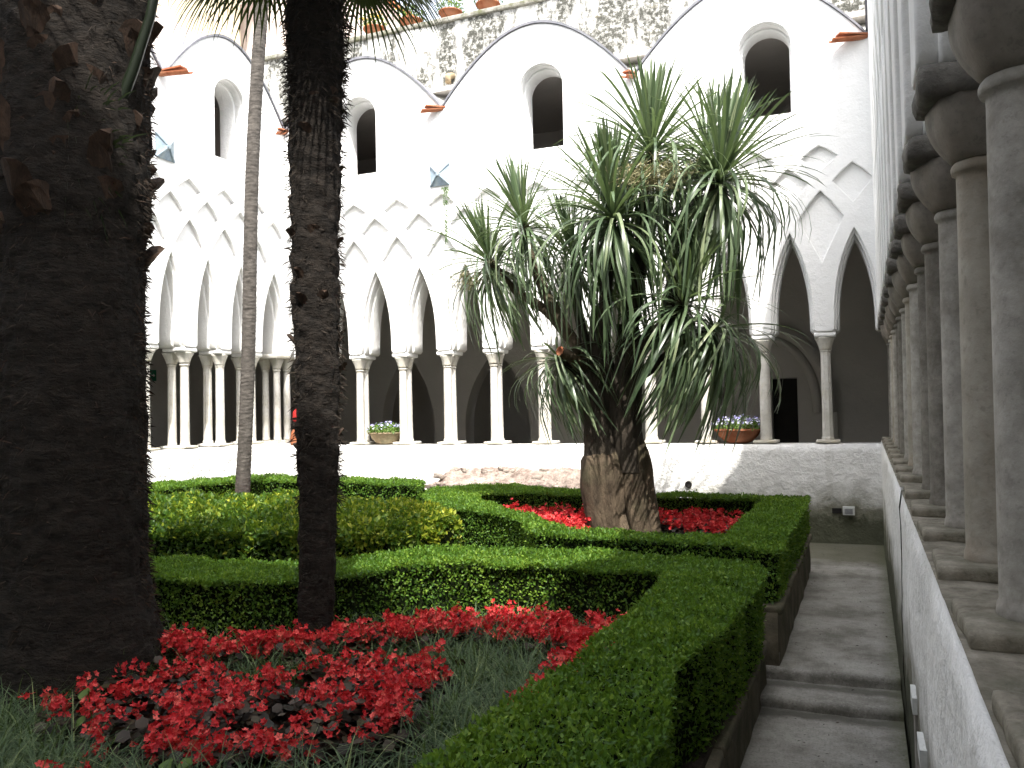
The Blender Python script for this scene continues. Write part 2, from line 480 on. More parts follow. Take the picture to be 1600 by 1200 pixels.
def wing(label, loc, rotz, piers, x0, x1, bays, windows, zo=0.0, stone='pale', cols=None, zbase=1.10, par=None, lattice=True,
         kites_from=None, doors=(), back=(0, 0), full=True, pair=0.21):
    W = thing('cloister_wing', label, 'arcade', loc, rotz)
    zi = Z_IMP+zo
    def top(x):
        for a, b in bays:
            if min(a, b) <= x <= max(a, b):
                s = (x-(a+b)/2)/(abs(b-a)/2)
                return zo+VALLEY+(PEAK-VALLEY)*max(0, math.cos(math.pi*s/2))**0.92
        return zo+VALLEY
    xs = sorted(set([x0+(x1-x0)*i/220 for i in range(221)] + [q for b in bays for q in b if x0 < q < x1]))
    def outline(hw_cut, za, bottom):
        pts = []
        ps = sorted(piers)
        pts.append((x0, bottom))
        for a, b in zip(ps[:-1], ps[1:]):
            c = (a+b)/2; hw = (b-a)/2-PIER-hw_cut
            ap = arch_pts(c, hw, bottom, za)
            pts += [(ap[0][0]-0.03, bottom-0.0), (ap[0][0], bottom+0.03)] + ap[2:-2] + [(ap[-1][0], bottom+0.03), (ap[-1][0]+0.03, bottom)]
        pts.append((x1, bottom))
        pts += [(x, top(x)) for x in xs[::-1]]
        return pts
    def win(cx, hw, z0, z1):
        r = hw
        p = [(cx-hw, z0), (cx-hw, z1-r)]
        p += [(cx-hw*math.cos(a), z1-r+r*math.sin(a)) for a in [math.pi*i/16 for i in range(1, 16)]]
        p += [(cx+hw, z1-r), (cx+hw, z0)]
        return p[::-1]
    def winholes(d): return [win(c, 0.30-d, 4.97+zo, 6.08+zo-d) for c in windows]
    ps = sorted(piers)
    kites = []
    if lattice:
        mids = [(a+b)/2 for a, b in zip(ps[:-1], ps[1:])]
        def kite(c, b, sh, w, t):
            e = 0.018
            return [(c, b+zo), (c-w*0.55, b+(sh-b)*0.55+zo), (c-w, sh+zo), (c-w*0.48, sh+(t-sh)*0.57+zo), (c, t+zo), (c+w*0.48, sh+(t-sh)*0.57+zo), (c+w, sh+zo), (c+w*0.55, b+(sh-b)*0.55+zo)][::-1]
        for c in ps[1:-1]:
            kites.append(kite(c, 3.20, 3.71, 0.245, 4.02))
            kites.append(kite(c, 4.25, 4.41, 0.20, 4.54))
        for c in mids:
            if x0+0.25 < c < x1-0.25: kites.append(kite(c, 3.86, 4.12, 0.215, 4.31))
    curve_slab('facade_skin', outline(0.0, 3.56+zo, zi), kites+winholes(0.0), 0.0, 0.058, 'white', W, 0.010)
    curve_slab('arch_moulding', outline(0.022, 3.51+zo, zi-0.002), winholes(0.004), 0.055, 0.17, 'white', W, 0.012)
    curve_slab('facade_wall', outline(0.045, 3.46+zo, zi-0.004), winholes(0.03), 0.167, 0.42, 'white', W, 0.012)
    # lead edge along the gables
    mb = MB(); n = 0
    for i, x in enumerate(xs):
        z = top(x)
        mb.v += [(x, -0.025, z+0.002), (x, -0.025, z+0.034), (x, 0.30, z+0.034), (x, 0.30, z+0.002)]
        if i:
            a = 4*(i-1); b = 4*i
            mb.f += [(a, b, b+1, a+1), (a+1, b+1, b+2, a+2), (a, a+3, b+3, b)]
    mb.build('roof_edge', 'lead', W)
    # vault roofs behind the gables
    mb = MB(); ys = [0.05, 0.4, 0.8, 1.3, 2.0, 3.0]
    for x in xs:
        for y in ys:
            mb.v.append((x, y, max(top(x)-0.02, zo+VALLEY+0.68*y-0.02 if y < 1.4 else zo+6.6)))
    k = len(ys)
    for i in range(len(xs)-1):
        for j in range(k-1): mb.f.append((i*k+j, (i+1)*k+j, (i+1)*k+j+1, i*k+j+1))
    mb.build('vault_roof', 'vault', W, True)
    # parapet
    for (a, b, zt, yf) in (par or [(x0, x1, zbase, 0.0)]):
        mb = MB(); nx = max(2, int(abs(b-a)/0.06)); nz = 16
        for i in range(nx+1):
            for j in range(nz+1):
                x = a+(b-a)*i/nx; z = -0.3+(zt+0.3)*j/nz
                d = 0.016*noise.noise(Vector((x*1.7, z*2.2, loc[0])))+0.007*noise.noise(Vector((x*9, z*9, 3)))
                if j == nz: d += 0.012; z -= 0.004*(1+noise.noise(Vector((x*5, 0, 0))))
                mb.v.append((x, yf+d, z))
        for i in range(nx):
            for j in range(nz): q = i*(nz+1)+j; mb.f.append((q, q+nz+1, q+nz+2, q+1))
        n = len(mb.v)
        for i in range(nx+1):
            x = a+(b-a)*i/nx
            for y in (0.03, 0.44): mb.v.append((x, yf+y if y < 0.1 else y, zt+0.004*noise.noise(Vector((x*6, y*9, 5)))))
            mb.v.append((x, 0.44, -0.3))
        for i in range(nx):
            q = i*(nz+1)+nz; p = n+3*i
            mb.f += [(q, q+nz+1, p+3, p), (p, p+3, p+4, p+1), (p+1, p+4, p+5, p+2)]
        for i in (0, nx):
            mb.f.append((i*(nz+1), i*(nz+1)+nz, n+3*i, n+3*i+1, n+3*i+2))
        pw = mb.build('parapet', 'parapet', W, True)
        if stone == 'grey':
            mb = MB()
            for i in range(nx+1):
                x = a+(b-a)*i/nx
                for jj in range(7):
                    y = yf+0.006+(0.43-yf-0.006)*jj/6
                    mb.v.append((x, y, zt+0.012+0.007*noise.noise(Vector((x*8, y*8, 1)))))
            for i in range(nx):
                for jj in range(6): q = i*7+jj; mb.f.append((q, q+7, q+8, q+1))
            mb.build('parapet_top', 'slab', W, True)
    # columns in pairs
    def base_at(x):
        for (a, b, zt, yf) in (par or [(x0, x1, zbase, 0)]):
            if min(a, b) <= x <= max(a, b): return zt
        return zbase
    cache = {}
    for i, x in enumerate(cols if cols is not None else piers):
        zt = base_at(x)
        key = round(zt, 3)
        ztop = 2.20+zo-(0.045 if stone == 'grey' else 0)
        if key not in cache:
            h = ztop-(zt+0.038)
            r = 0.058
            if stone == 'grey':
                cache[key] = ([col_mesh('round', h, r_) for r_ in (0.068, 0.063, 0.066, 0.070, 0.062)], cap_mesh(0.16, 0.072, 0.118, 1), [rounded_block('impost_block', 0.275, 0.46, 0.08, 0.016, 0.028, s) for s in range(3)],
                              [rounded_block('base_slab', 0.31, 0.42, 0.040, 0.006, 0.012, s) for s in range(3)])
            else:
                cache[key] = ([col_mesh('round', h, 0.055), col_mesh('octagon', h, 0.058), col_mesh('round', h, 0.052)], cap_mesh(0.14, 0.066, 0.10), [rounded_block('impost_block', 0.235, 0.36, 0.06, 0.006, 0.02, s) for s in range(2)],
                              [rounded_block('base_slab', 0.26, 0.38, 0.034, 0.004, 0.01, s) for s in range(2)])
        cm, cap, imp, bs = cache[key]
        rnd = random.Random(i*3+int(abs(loc[0])*10))
        if full:
            b_ = link('base_slab', bs[i % len(bs)], 'slab' if stone == 'grey' else 'marble', W, (x, 0.205 if stone != 'grey' else 0.222, zt+0.026)); b_.rotation_euler = (rnd.uniform(-.008, .008), 0, rnd.uniform(-.03, .03))
            im = link('impost_block', imp[i % len(imp)], 'impost' if stone == 'grey' else 'white', W, (x, 0.232 if stone == 'grey' else 0.19, zi-0.045 if stone == 'grey' else zi-0.028)); im.rotation_euler = (0, 0, rnd.uniform(-.03, .03))
        y0_ = 0.158 if stone == 'grey' else 0.115
        for y in ((y0_, y0_+pair) if full else (0.2,)):
            mi = rnd.randrange(len(cm)) if stone != 'grey' else i % 5
            co = link('column', cm[mi], ('darkstone', 'greystone', 'warmstone', 'greystone', 'darkstone')[mi] if stone == 'grey' else 'marble', W, (x, y, zt+0.038))
            co.rotation_euler = (0, 0, rnd.uniform(0, 0.2) if mi != 1 else R(22.5))
            if full: link('capital', cap, 'capital' if stone == 'grey' else 'marble', co, (0, 0, ztop-zt-0.038))
    # gallery behind
    bl, br = back
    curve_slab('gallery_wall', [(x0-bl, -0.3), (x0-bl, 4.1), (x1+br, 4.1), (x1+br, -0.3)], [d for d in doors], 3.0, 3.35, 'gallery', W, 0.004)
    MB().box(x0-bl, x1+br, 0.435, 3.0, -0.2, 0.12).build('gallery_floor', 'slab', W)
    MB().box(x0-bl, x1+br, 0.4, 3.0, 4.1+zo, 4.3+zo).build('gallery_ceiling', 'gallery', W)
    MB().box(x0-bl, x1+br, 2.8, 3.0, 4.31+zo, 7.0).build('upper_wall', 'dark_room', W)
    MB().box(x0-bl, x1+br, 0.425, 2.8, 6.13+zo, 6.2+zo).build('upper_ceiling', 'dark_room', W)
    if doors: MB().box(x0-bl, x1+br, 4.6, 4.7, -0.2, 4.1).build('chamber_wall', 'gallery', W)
    return W

def seq(start, step, n): return [start+step*i for i in range(n)]

def arch_hole(cx, hw, zt, z0=0.13, p=2.2):
    pts = [(cx-hw, z0)]
    zs = z0+(zt-z0)*0.45
    for i in range(13):
        t = i/12
        pts.append((cx-hw*(1-t**p), zs+(zt-zs)*t))
    pts += [(2*cx-x, z) for x, z in pts[:-1]][::-1]
    return pts[::-1]

# far wing (local x = X-0.15)
fp = [0.14, -0.56, -1.25, -1.94, -2.63, -3.33, -4.04, -4.73, -5.42, -6.12, -6.82, -7.48, -8.12]
far = wing('sunlit far arcade with pointed arches, diamond reliefs and round gables behind the spiky tree', (0.15, 10.36, 0), 0,
           fp, -8.3, 0.3, [(-2.70, 0.0), (-5.38, -2.70), (-8.0, -5.38)], [-1.13, -3.94, -6.73],
           cols=fp[1:-1], zbase=1.12, par=[(-8.05, 0.0, 1.12, 0.0)],
           doors=[arch_hole(-7.68, 0.53, 2.62), arch_hole(-5.95, 0.60, 2.62), [(-1.45, 0.13), (-1.45, 1.97), (-1.08, 1.97), (-1.08, 0.13)][::-1]], back=(2.9, 3.0), pair=0.135)
# left wing: local x -> +Y
lp = [0.12, -0.65, -1.29, -1.93, -2.57, -3.21, -3.85, -4.49, -5.13, -5.77, -6.41, -7.05, -7.69]
left = wing('slanting left arcade behind the palm trunks, paired columns before a dark gallery', (-7.85, 10.36, 0), R(90),
            lp, -11.0, 0.3, [(-2.36, 0.0), (-4.9, -2.36), (-7.4, -4.9), (-9.9, -7.4)], [-1.16, -3.6, -6.1],
            zo=0.055, cols=lp[1:], zbase=1.17, par=[(-11.0, 0.44, 1.17, 0.0)], back=(0, 3.3))
# right wing: local x -> -Y ; columns at Y = 2.2 + 0.637 k
rp = [10.36-(1.95+0.656*k) for k in range(13, -5, -1)]
right = wing('shaded arcade wall with grey stone columns running close along the right side', (0.15, 10.36, 0), R(-90),
             rp, -0.3, 11.0, [(0.0, 2.7), (2.7, 5.4), (5.4, 8.1), (8.1, 10.8)], [1.35, 4.05, 6.75],
             zo=0.085, stone='grey', zbase=1.10, par=[(-0.44, 5.55, 1.145, -0.006), (5.56, 11.0, 1.125, -0.002)], back=(3.3, 0))
# wing behind the viewer, which shades the front of the garden
south = wing('plain arcade closing the near side of the courtyard', (0.15, -0.75, 0), R(180),
             seq(-0.1, 0.69, 13), -0.4, 8.3, [(0, 2.7), (2.7, 5.4), (5.4, 8.0)], [1.35, 4.05, 6.7], zo=0.02, cols=seq(-0.1, 0.69, 13),
             lattice=False, full=False, par=[(0.0, 8.0, 1.1, 0.0)], back=(3, 3))

tb = MB().box(-6.5, 6.5, -1.5, 1.5, 0, 11.2).build('shade_building', 'white', None, False, (-3.0, -2.9, 0)); tag(tb, 'unseen tall plain building behind the viewer, sized to shade the near garden', 'building')  # unseen block, its height set so the front of the garden falls in shade
# triple column at the far left corner and its block
for (x, y) in ((-8.17, 10.27), (-7.965, 10.27), (-7.955, 10.49)):
    m = col_mesh('round', 1.04, 0.05)
    o = link('column', m, 'marble', left, (y-10.36, -7.85-x, 1.205))
    link('capital', cap_mesh(0.15, 0.06, 0.095), 'marble', o, (0, 0, 1.04))
link('impost_block', rounded_block('impost_block', 0.62, 0.46, 0.07, 0.006, 0.02, 4), 'marble', left, (0.05, 0.22, 2.425))
MB().box(-0.24, 0.36, 0.0, 0.42, 1.165, 1.20).build('base_slab', 'marble', left)

# door and blind arch on the far gallery wall
fx = lambda X: X-0.15
d = MB().box(fx(-1.29), fx(-0.94), 3.12, 3.16, 0.13, 1.96).build('door', 'void', far)
MB().lathe([(0.0, 0), (0.018, 0.004), (0.02, 0.02), (0.0, 0.03)], 10).build('door_knob', 'plastic', d, True, (fx(-1.22), 3.10, 0.82))
def arch_band(cx, r0, r1, zt, y0, y1, zs=1.45, p=2.0):
    n = 26; mb = MB()
    for i in range(n+1):
        a = math.pi*i/n
        for r, top_ in ((r0, zt), (r1, zt+(r1-r0))):
            x = cx-r*math.cos(a); z = zs+(top_-zs)*math.sin(a)**0.9 if 0 < i < n else zs
            mb.v += [(x, y0, z), (x, y1, z)]
    for i in range(n):
        q = 4*i
        mb.f += [(q, q+4, q+6, q+2), (q, q+1, q+5, q+4), (q+2, q+6, q+7, q+3)]
    return mb
arch_band(fx(-1.38), 0.80, 0.98, 2.62, 2.90, 3.0).build('blind_arch', 'gallery', far, True)
arch_band(fx(-1.38), 0.66, 0.78, 2.5, 2.94, 3.0).build('blind_arch', 'gallery', far, True)
mb = MB()
for a, b in ((-2.38, -2.2), (-0.56, -0.38)): mb.box(fx(a), fx(b), 2.92, 3.0, 0.12, 1.45)
mb.build('pilaster', 'gallery', far)
MB().box(fx(-0.37), fx(1.6), 2.975, 3.0, 0.12, 1.42).build('dado', 'gallery', far)

# gutter spouts in terracotta, set at the valleys
def spout(parent, x, y, z, rz, ln=0.36):
    e = MB(); seg = 8; n = 0
    pts = []
    for i in range(2):
        yy = 0 if i == 0 else -ln
        for k in range(seg+1):
            a = math.pi*k/seg
            for r in (0.05, 0.038):
                e.v.append((-r*math.cos(a), yy, -r*math.sin(a)*0.75 - (0.05 if i else 0)))
    s = 2*(seg+1)
    for k in range(seg):
        a = 2*k
        e.f += [(a, a+2, s+a+2, s+a), (a+1, s+a+1, s+a+3, a+3), (s+a, s+a+2, s+a+3, s+a+1)]
    e.f += [(0, s, s+1, 1), (2*seg, 2*seg+1, s+2*seg+1, s+2*seg)]
    o = e.build('gutter_spout', 'terracotta', parent, False, (x, y, z)); o.rotation_euler = (0, 0, rz)
    b = MB().box(-0.055, 0.055, -ln*0.8, 0.1, 0.0, 0.018).build('spout_tile', 'terracotta', o)
    return o
spout(far, -0.02, 0.02, VALLEY+0.02, R(-62), 0.42)
spout(far, -2.70, 0.02, VALLEY+0.02, R(-20), 0.22)
spout(far, -5.38, 0.02, VALLEY+0.02, R(-50), 0.30)
spout(far, -7.97, 0.02, VALLEY+0.06, R(-10), 0.22)
spout(left, -2.42, 0.02, VALLEY+0.08, R(-0), 0.50)

# ------------------------------------------------------------------ ground
def sheet(name, x0, x1, y0, y1, z, mat, n=2):
    mb = MB(); mb.box(x0, x1, y0, y1, z-0.4, z)
    o = mb.build(name, mat); o['kind'] = 'structure'; return o
mb = MB(); s = 300
mb.v = [(-s, -s, -0.42), (s, -s, -0.42), (s, s, -0.42), (-s, s, -0.42)]; mb.f = [(0, 1, 2, 3)]
mb.build('ground', 'soil')['kind'] = 'structure'
def worn_floor(name, x0, x1, y0, y1, z):
    mb = MB(); nx = 120
    prof = [(0.0, -0.4), (0.0, -0.035), (0.006, -0.014), (0.022, -0.002), (0.06, 0.0)]
    for i in range(nx+1):
        x = x0+(x1-x0)*(i/nx)**0.5
        e = 0.022*noise.noise(Vector((x*3.1, y0, 0)))+0.012*noise.noise(Vector((x*13, y0, 2)))+0.035*(x-x0-7)*(-0.4)*0.3
        for dy, dz in prof: mb.v.append((x, y0+e+dy, z+dz))
        mb.v.append((x, y1, z))
    k = len(prof)+1
    for i in range(nx):
        for q in range(k-1): a = i*k+q; mb.f.append((a, a+k, a+k+1, a+1))
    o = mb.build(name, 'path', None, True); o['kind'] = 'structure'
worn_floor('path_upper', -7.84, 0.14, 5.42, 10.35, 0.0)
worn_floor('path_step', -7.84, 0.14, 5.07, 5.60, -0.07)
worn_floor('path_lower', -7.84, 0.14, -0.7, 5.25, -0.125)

# raised beds with stone curbs
def curb(label, xr, y0, y1, z0, z1, name='garden_curb'):
    c = thing(name, label, 'curb', (xr, y0, z0))
    w = 0.13; L = y1-y0; H = z1-z0
    mb = MB(); ny = max(4, int(L/0.08)); nz = 6
    for i in range(ny+1):
        for j in range(nz+1):
            y = L*i/ny; z = H*j/nz
            d = 0.012*noise.noise(Vector((xr, y*4, z*6)))
            mb.v.append((d-0.012*(z/H), y, z))
    for i in range(ny):
        for j in range(nz): q = i*(nz+1)+j; mb.f.append((q, q+nz+1, q+nz+2, q+1))
    n = len(mb.v)
    for i in range(ny+1):
        y = L*i/ny
        mb.v += [(-w, y, H), (-w, y, 0)]
    for i in range(ny):
        q = i*(nz+1)+nz; p = n+2*i
        mb.f += [(q, q+nz+1, p+2, p), (p, p+2, p+3, p+1)]
    for i in (0, ny): mb.f.append((i*(nz+1), i*(nz+1)+nz, n+2*i, n+2*i+1))
    mb.build('curb_wall', 'curb', c, True)
    y = 0.0; k = 0
    while y < L-0.02:
        l = min(0.55+0.25*random.random(), L-y)
        me = rounded_block('coping_stone', 0.19, l-0.008, 0.055, 0.008, 0.018, k)
        link('coping_stone', me, 'curb', c, (-0.075, y+l/2, H+0.012+0.004*random.random())); y += l; k += 1
    return c
curb('mossy stone curb of the far flower bed, between its hedge and the path', -0.525, 5.46, 8.62, 0.0, 0.32)
curb('dark mossy curb of the near flower bed, at the foot of the closest hedge', -0.595, -0.4, 5.32, -0.13, 0.15)
mb = MB(); mb.box(-4.6, -0.60, 5.47, 5.60, 0, 0.30); mb.box(-4.6, -0.60, 8.50, 8.61, 0, 0.30)
c = mb.build('garden_curb', 'curb'); tag(c, 'low stone edging across the ends of the far bed, under the hedge', 'curb')
def bed(name, poly, z, mat='soil'):
    n = len(poly); mb = MB()
    mb.v = [(x, y, z) for x, y in poly]+[(x, y, -0.3) for x, y in poly]
    mb.f = [tuple(range(n))]+[(i, i+n, (i+1) % n+n, (i+1) % n) for i in range(n)]
    o = mb.build(name, mat); o['kind'] = 'structure'; return o
bed('soil_near', [(-0.62, -0.35), (-0.62, 5.3), (-3.0, 5.3), (-3.6, 4.6), (-7.2, 4.4), (-7.2, -0.35)], 0.22)
bed('soil_far', [(-0.56, 5.52), (-0.56, 8.58), (-2.5, 8.7), (-3.6, 9.2), (-4.5, 9.2), (-4.4, 8.0), (-2.4, 5.9)], 0.30)
bed('soil_middle', [(-3.0, 5.6), (-3.9, 7.0), (-6.2, 7.6), (-7.3, 5.8), (-7.3, 4.9), (-3.6, 4.9)], 0.18)
bed('soil_left', [(-4.4, 7.9), (-4.5, 8.4), (-7.2, 8.9), (-7.5, 6.0), (-6.3, 6.0), (-6.2, 7.7)], 0.30)

# ------------------------------------------------------------------ leaf tools
def basis(N, spin):
    N = N/np.linalg.norm(N, axis=1, keepdims=True)
    ref = np.where(np.abs(N[:, 2:3]) > 0.9, np.array([[1., 0, 0]]), np.array([[0, 0, 1.]]))
    A = np.cross(ref, N); A /= np.linalg.norm(A, axis=1, keepdims=True)
    B = np.cross(N, A)
    c, s = np.cos(spin)[:, None], np.sin(spin)[:, None]
    return A*c+B*s, -A*s+B*c, N

def scatter(tv, tf, P, N, spin, size):
    """copies of template (tv, tf) at P with local z along N"""
    X, Y, Z = basis(N, spin)
    tv = np.asarray(tv, float); tf = np.asarray(tf)
    V = P[:, None, :] + size[:, None, None]*(tv[None, :, 0:1]*X[:, None]+tv[None, :, 1:2]*Y[:, None]+tv[None, :, 2:3]*Z[:, None])
    F = tf[None]+(np.arange(len(P))*len(tv))[:, None, None]
    return V.reshape(-1, 3), F.reshape(-1, tf.shape[1])

# a leaf lies along x, folded on its midrib
LEAF_V = [(0, 0, 0), (0.45, 0.28, 0.10), (1.0, 0, 0.0), (0.45, -0.28, 0.10)]
LEAF_F = [(0, 2, 1), (0, 3, 2)]

def lowfreq(P, sc, seed=0.0):
    return np.array([noise.noise(Vector((p[0]*sc+seed, p[1]*sc, p[2]*sc))) for p in P])

def wave(P, k=3.0, s=0.0):
    x, y, z = P[:, 0], P[:, 1], P[:, 2]
    return (np.sin(x*k*1.7+s+np.sin(y*k*1.3))*np.cos(y*k*2.1+1.3*s)+np.sin(x*k*4.3+y*k*3.7+s)*0.5+np.sin(z*k*5+x*k*3)*0.4)/1.9

def hedge(label, outer, inner, z0, z1, density, leaf, mat='box', closed=False, dome=0.0, group=None, core='boxcore', name='hedge', rough=0.02, jitter=0.03, gapz=0.0):
    H = thing(name, label, 'hedge', (0, 0, 0), 0, group)
    # refine strips
    def refine(pts):
        v = [Vector((x, y, 0)) for x, y in pts]
        if closed: v = v+[v[0]]
        return np.array([(p.x, p.y) for p in smooth_line(v, (len(v)-1)*6)])
    O, I = refine(outer), refine(inner)
    n = len(O)
    mb = MB()
    for (ox, oy), (ix, iy) in zip(O, I):
        d = Vector((ix-ox, iy-oy)); L = d.length; d = d/L if L > 1e-6 else d
        e = min(0.06, L*0.2)
        a = Vector((ox, oy))+d*e; b = Vector((ix, iy))-d*e
        zt = z1-0.04-(0.5*dome+0.04 if dome else 0)
        for p, zz in ((a, z0), (a, zt-dome*0.7), ((a+b)/2, zt), (b, zt-dome*0.7), (b, z0)): mb.v.append((p.x, p.y, zz))
    for i in range(n-1):
        for j in range(4): mb.f.append((5*i+j, 5*i+5+j, 5*i+6+j, 5*i+1+j))
    if not closed:
        mb.f.append((0, 1, 2, 3, 4)); q = 5*(n-1); mb.f.append((q, q+1, q+2, q+3, q+4))
    mb.build('hedge_core', core, H)
    # sample leaves
    Ps, Ns = [], []
    seglen = (np.linalg.norm(O[1:]-O[:-1], axis=1)+np.linalg.norm(I[1:]-I[:-1], axis=1))/2
    width = np.linalg.norm(O-I, axis=1)
    ar = seglen*(width[1:]+width[:-1])/2
    cnt = int(ar.sum()*density)
    k = rng.choice(n-1, cnt, p=ar/ar.sum()); u = rng.random(cnt); w = rng.random(cnt)
    o = O[k]+(O[k+1]-O[k])*u[:, None]; i_ = I[k]+(I[k+1]-I[k])*u[:, None]
    xy = o+(i_-o)*w[:, None]
    zt = z1-dome*(2*w-1)**2-rng.random(cnt)*jitter
    Ps.append(np.column_stack([xy, zt])); Ns.append(np.tile([0, 0, 1.], (cnt, 1)))
    for S, T in ((O, I), (I, O)):
        sl = np.linalg.norm(S[1:]-S[:-1], axis=1)+1e-9
        hgt = z1-dome-z0
        cnt = int(sl.sum()*hgt*density*0.5)
        k = rng.choice(n-1, cnt, p=sl/sl.sum()); u = rng.random(cnt)
        s_ = S[k]+(S[k+1]-S[k])*u[:, None]; t_ = T[k]+(T[k+1]-T[k])*u[:, None]
        nd = s_-t_; nd /= np.linalg.norm(nd, axis=1, keepdims=True)
        zz = z0+hgt*rng.random(cnt)**0.85
        edge = np.clip((zz-(z1-dome-0.05))/0.05, 0, 1)
        xy = s_-nd*(rng.random(cnt)*0.05+0.03*(1-edge)*min(1, 0.7/(0.1+z1)))[:, None]
        Ps.append(np.column_stack([xy, zz])); Ns.append(np.column_stack([nd, 0.6+0.5*edge]))
    if not closed:
        for e, ee in ((0, 1), (n-1, n-2)):
            wd = width[e]; hgt = z1-dome-z0; cnt = int(wd*hgt*density*0.8)
            w = rng.random(cnt); xy = O[e]+(I[e]-O[e])*w[:, None]; nd = (O[e]+I[e]-O[ee]-I[ee]); nd /= np.linalg.norm(nd)
            Ps.append(np.column_stack([xy-nd*rng.random((cnt, 1))*jitter, z0+hgt*rng.random(cnt)])); Ns.append(np.tile([nd[0], nd[1], 0.3], (cnt, 1)))
    P = np.concatenate(Ps); N = np.concatenate(Ns)
    N = N/np.linalg.norm(N, axis=1, keepdims=True)
    wv = wave(P, 2.6)+0.6*wave(P, 7.0, 1.7)
    P = P+N*(wv*rough+0.022*(rng.random(len(P)) < 0.05)*rng.random(len(P)))[:, None]
    cnt = len(P)
    D = rng.normal(size=(cnt, 3))*0.75+N*0.55+np.array([0, 0, 0.15])
    # leaf axis along D : build basis whose x axis is D
    D /= np.linalg.norm(D, axis=1, keepdims=True)
    Nn = N+rng.normal(size=(cnt, 3))*0.5
    Zv = Nn-(Nn*D).sum(1, keepdims=True)*D
    Zv /= np.linalg.norm(Zv, axis=1, keepdims=True)+1e-9
    Yv = np.cross(Zv, D)
    sz = leaf*(0.7+0.6*rng.random(cnt))
    tv = np.array(LEAF_V)
    V = P[:, None]+sz[:, None, None]*(tv[None, :, 0:1]*D[:, None]+tv[None, :, 1:2]*Yv[:, None]+tv[None, :, 2:3]*Zv[:, None])
    F = (np.array(LEAF_F)[None]+(np.arange(cnt)*4)[:, None, None]).reshape(-1, 3)
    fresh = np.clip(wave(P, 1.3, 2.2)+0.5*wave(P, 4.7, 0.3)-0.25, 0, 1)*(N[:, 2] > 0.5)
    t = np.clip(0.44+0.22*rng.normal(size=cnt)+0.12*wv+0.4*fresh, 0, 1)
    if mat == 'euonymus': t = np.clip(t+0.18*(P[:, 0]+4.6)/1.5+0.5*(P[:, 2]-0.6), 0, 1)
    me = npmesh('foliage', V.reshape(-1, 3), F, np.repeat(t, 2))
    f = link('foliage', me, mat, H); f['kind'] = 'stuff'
    return H

OUT_F = [(-.52, 8.72), (-1.5, 8.72), (-2.5, 8.78), (-3.2, 9.05), (-3.9, 9.32), (-4.5, 9.2), (-4.6, 8.6), (-4.3, 7.9), (-3.7, 7.25), (-3.02, 6.85), (-2.57, 6.36), (-2.3, 5.87), (-1.87, 5.76), (-1.36, 5.68), (-.92, 5.6), (-.53, 5.52), (-.52, 6.2), (-.50, 7.5)]
IN_F = [(-.92, 8.34), (-1.5, 8.40), (-2.5, 8.43), (-3.3, 8.48), (-3.6, 8.46), (-3.78, 8.38), (-3.83, 8.28), (-3.73, 8.13), (-3.55, 7.72), (-3.14, 7.28), (-2.66, 6.78), (-2.18, 6.22), (-1.75, 6.04), (-1.36, 5.99), (-1.05, 5.93), (-.93, 5.95), (-.92, 6.5), (-.92, 7.5)]
hedge('clipped box hedge ringing the far flower bed around the spiky tree', OUT_F, IN_F, 0.3, 0.70, 11500, 0.024, closed=True)
B_N = [(-6.6, 4.2), (-5.3, 4.36), (-4.43, 4.38), (-3.98, 4.4), (-3.41, 4.56), (-3.1, 4.85), (-2.73, 5.27), (-2.23, 5.38), (-1.41, 5.38), (-.97, 5.36), (-.62, 5.28), (-.54, 4.9), (-.56, 4.2), (-.59, 3.6), (-.66, 3.15), (-.58, 2.6), (-.57, 1.9), (-.60, 1.0)]
F_N = [(-6.2, 3.6), (-4.9, 3.85), (-3.92, 3.87), (-3.31, 3.82), (-3.0, 4.02), (-2.81, 4.26), (-2.4, 4.68), (-1.95, 4.81), (-1.31, 4.79), (-1.12, 4.79), (-1.06, 4.74), (-1.04, 4.5), (-1.03, 3.9), (-1.03, 3.3), (-1.06, 3.0), (-1.10, 2.6), (-1.12, 1.9), (-1.12, 1.0)]
hedge('clipped box hedge bordering the near flower bed, running along the path to the front', B_N, F_N, 0.2, 0.66, 13500, 0.0225, rough=0.024)
hedge('clipped hedge along the foot of the left arcade, behind the slender trunk', [(-7.45, 5.2), (-7.5, 6.6), (-7.45, 7.8), (-7.0, 8.75), (-5.8, 8.6), (-4.5, 8.35)], [(-6.8, 5.2), (-6.9, 6.6), (-6.85, 7.4), (-6.6, 8.05), (-5.7, 8.1), (-4.35, 7.9)], 0.3, 0.83, 7000, 0.028)
hedge('bushy block of yellow-green variegated shrubs between the two box hedges', [(-7.0, 6.6), (-6.0, 7.3), (-5.0, 7.3), (-4.2, 7.05), (-3.6, 6.7), (-3.1, 6.3)], [(-6.6, 5.3), (-5.7, 5.35), (-4.7, 5.45), (-4.0, 5.5), (-3.4, 5.55), (-3.0, 5.75)], 0.2, 0.82, 6500, 0.046, mat='euonymus', dome=0.14, name='shrub_bed', rough=0.05, jitter=0.10)

# ------------------------------------------------------------------ grass and flowers
def pip(P, poly):
    x, y = P[:, 0], P[:, 1]; ins = np.zeros(len(P), bool); n = len(poly)
    for i in range(n):
        x0, y0 = poly[i]; x1, y1 = poly[(i+1) % n]
        c = ((y0 > y) != (y1 > y)) & (x < (x1-x0)*(y-y0)/(y1-y0+1e-12)+x0)
        ins ^= c
    return ins
def sample_poly(poly, cnt):
    p = np.array(poly); lo, hi = p.min(0), p.max(0); out = []
    tot = 0
    while tot < cnt:
        q = lo+(hi-lo)*rng.random((cnt*2, 2)); q = q[pip(q, poly)]; out.append(q); tot += len(q)
    return np.concatenate(out)[:cnt]

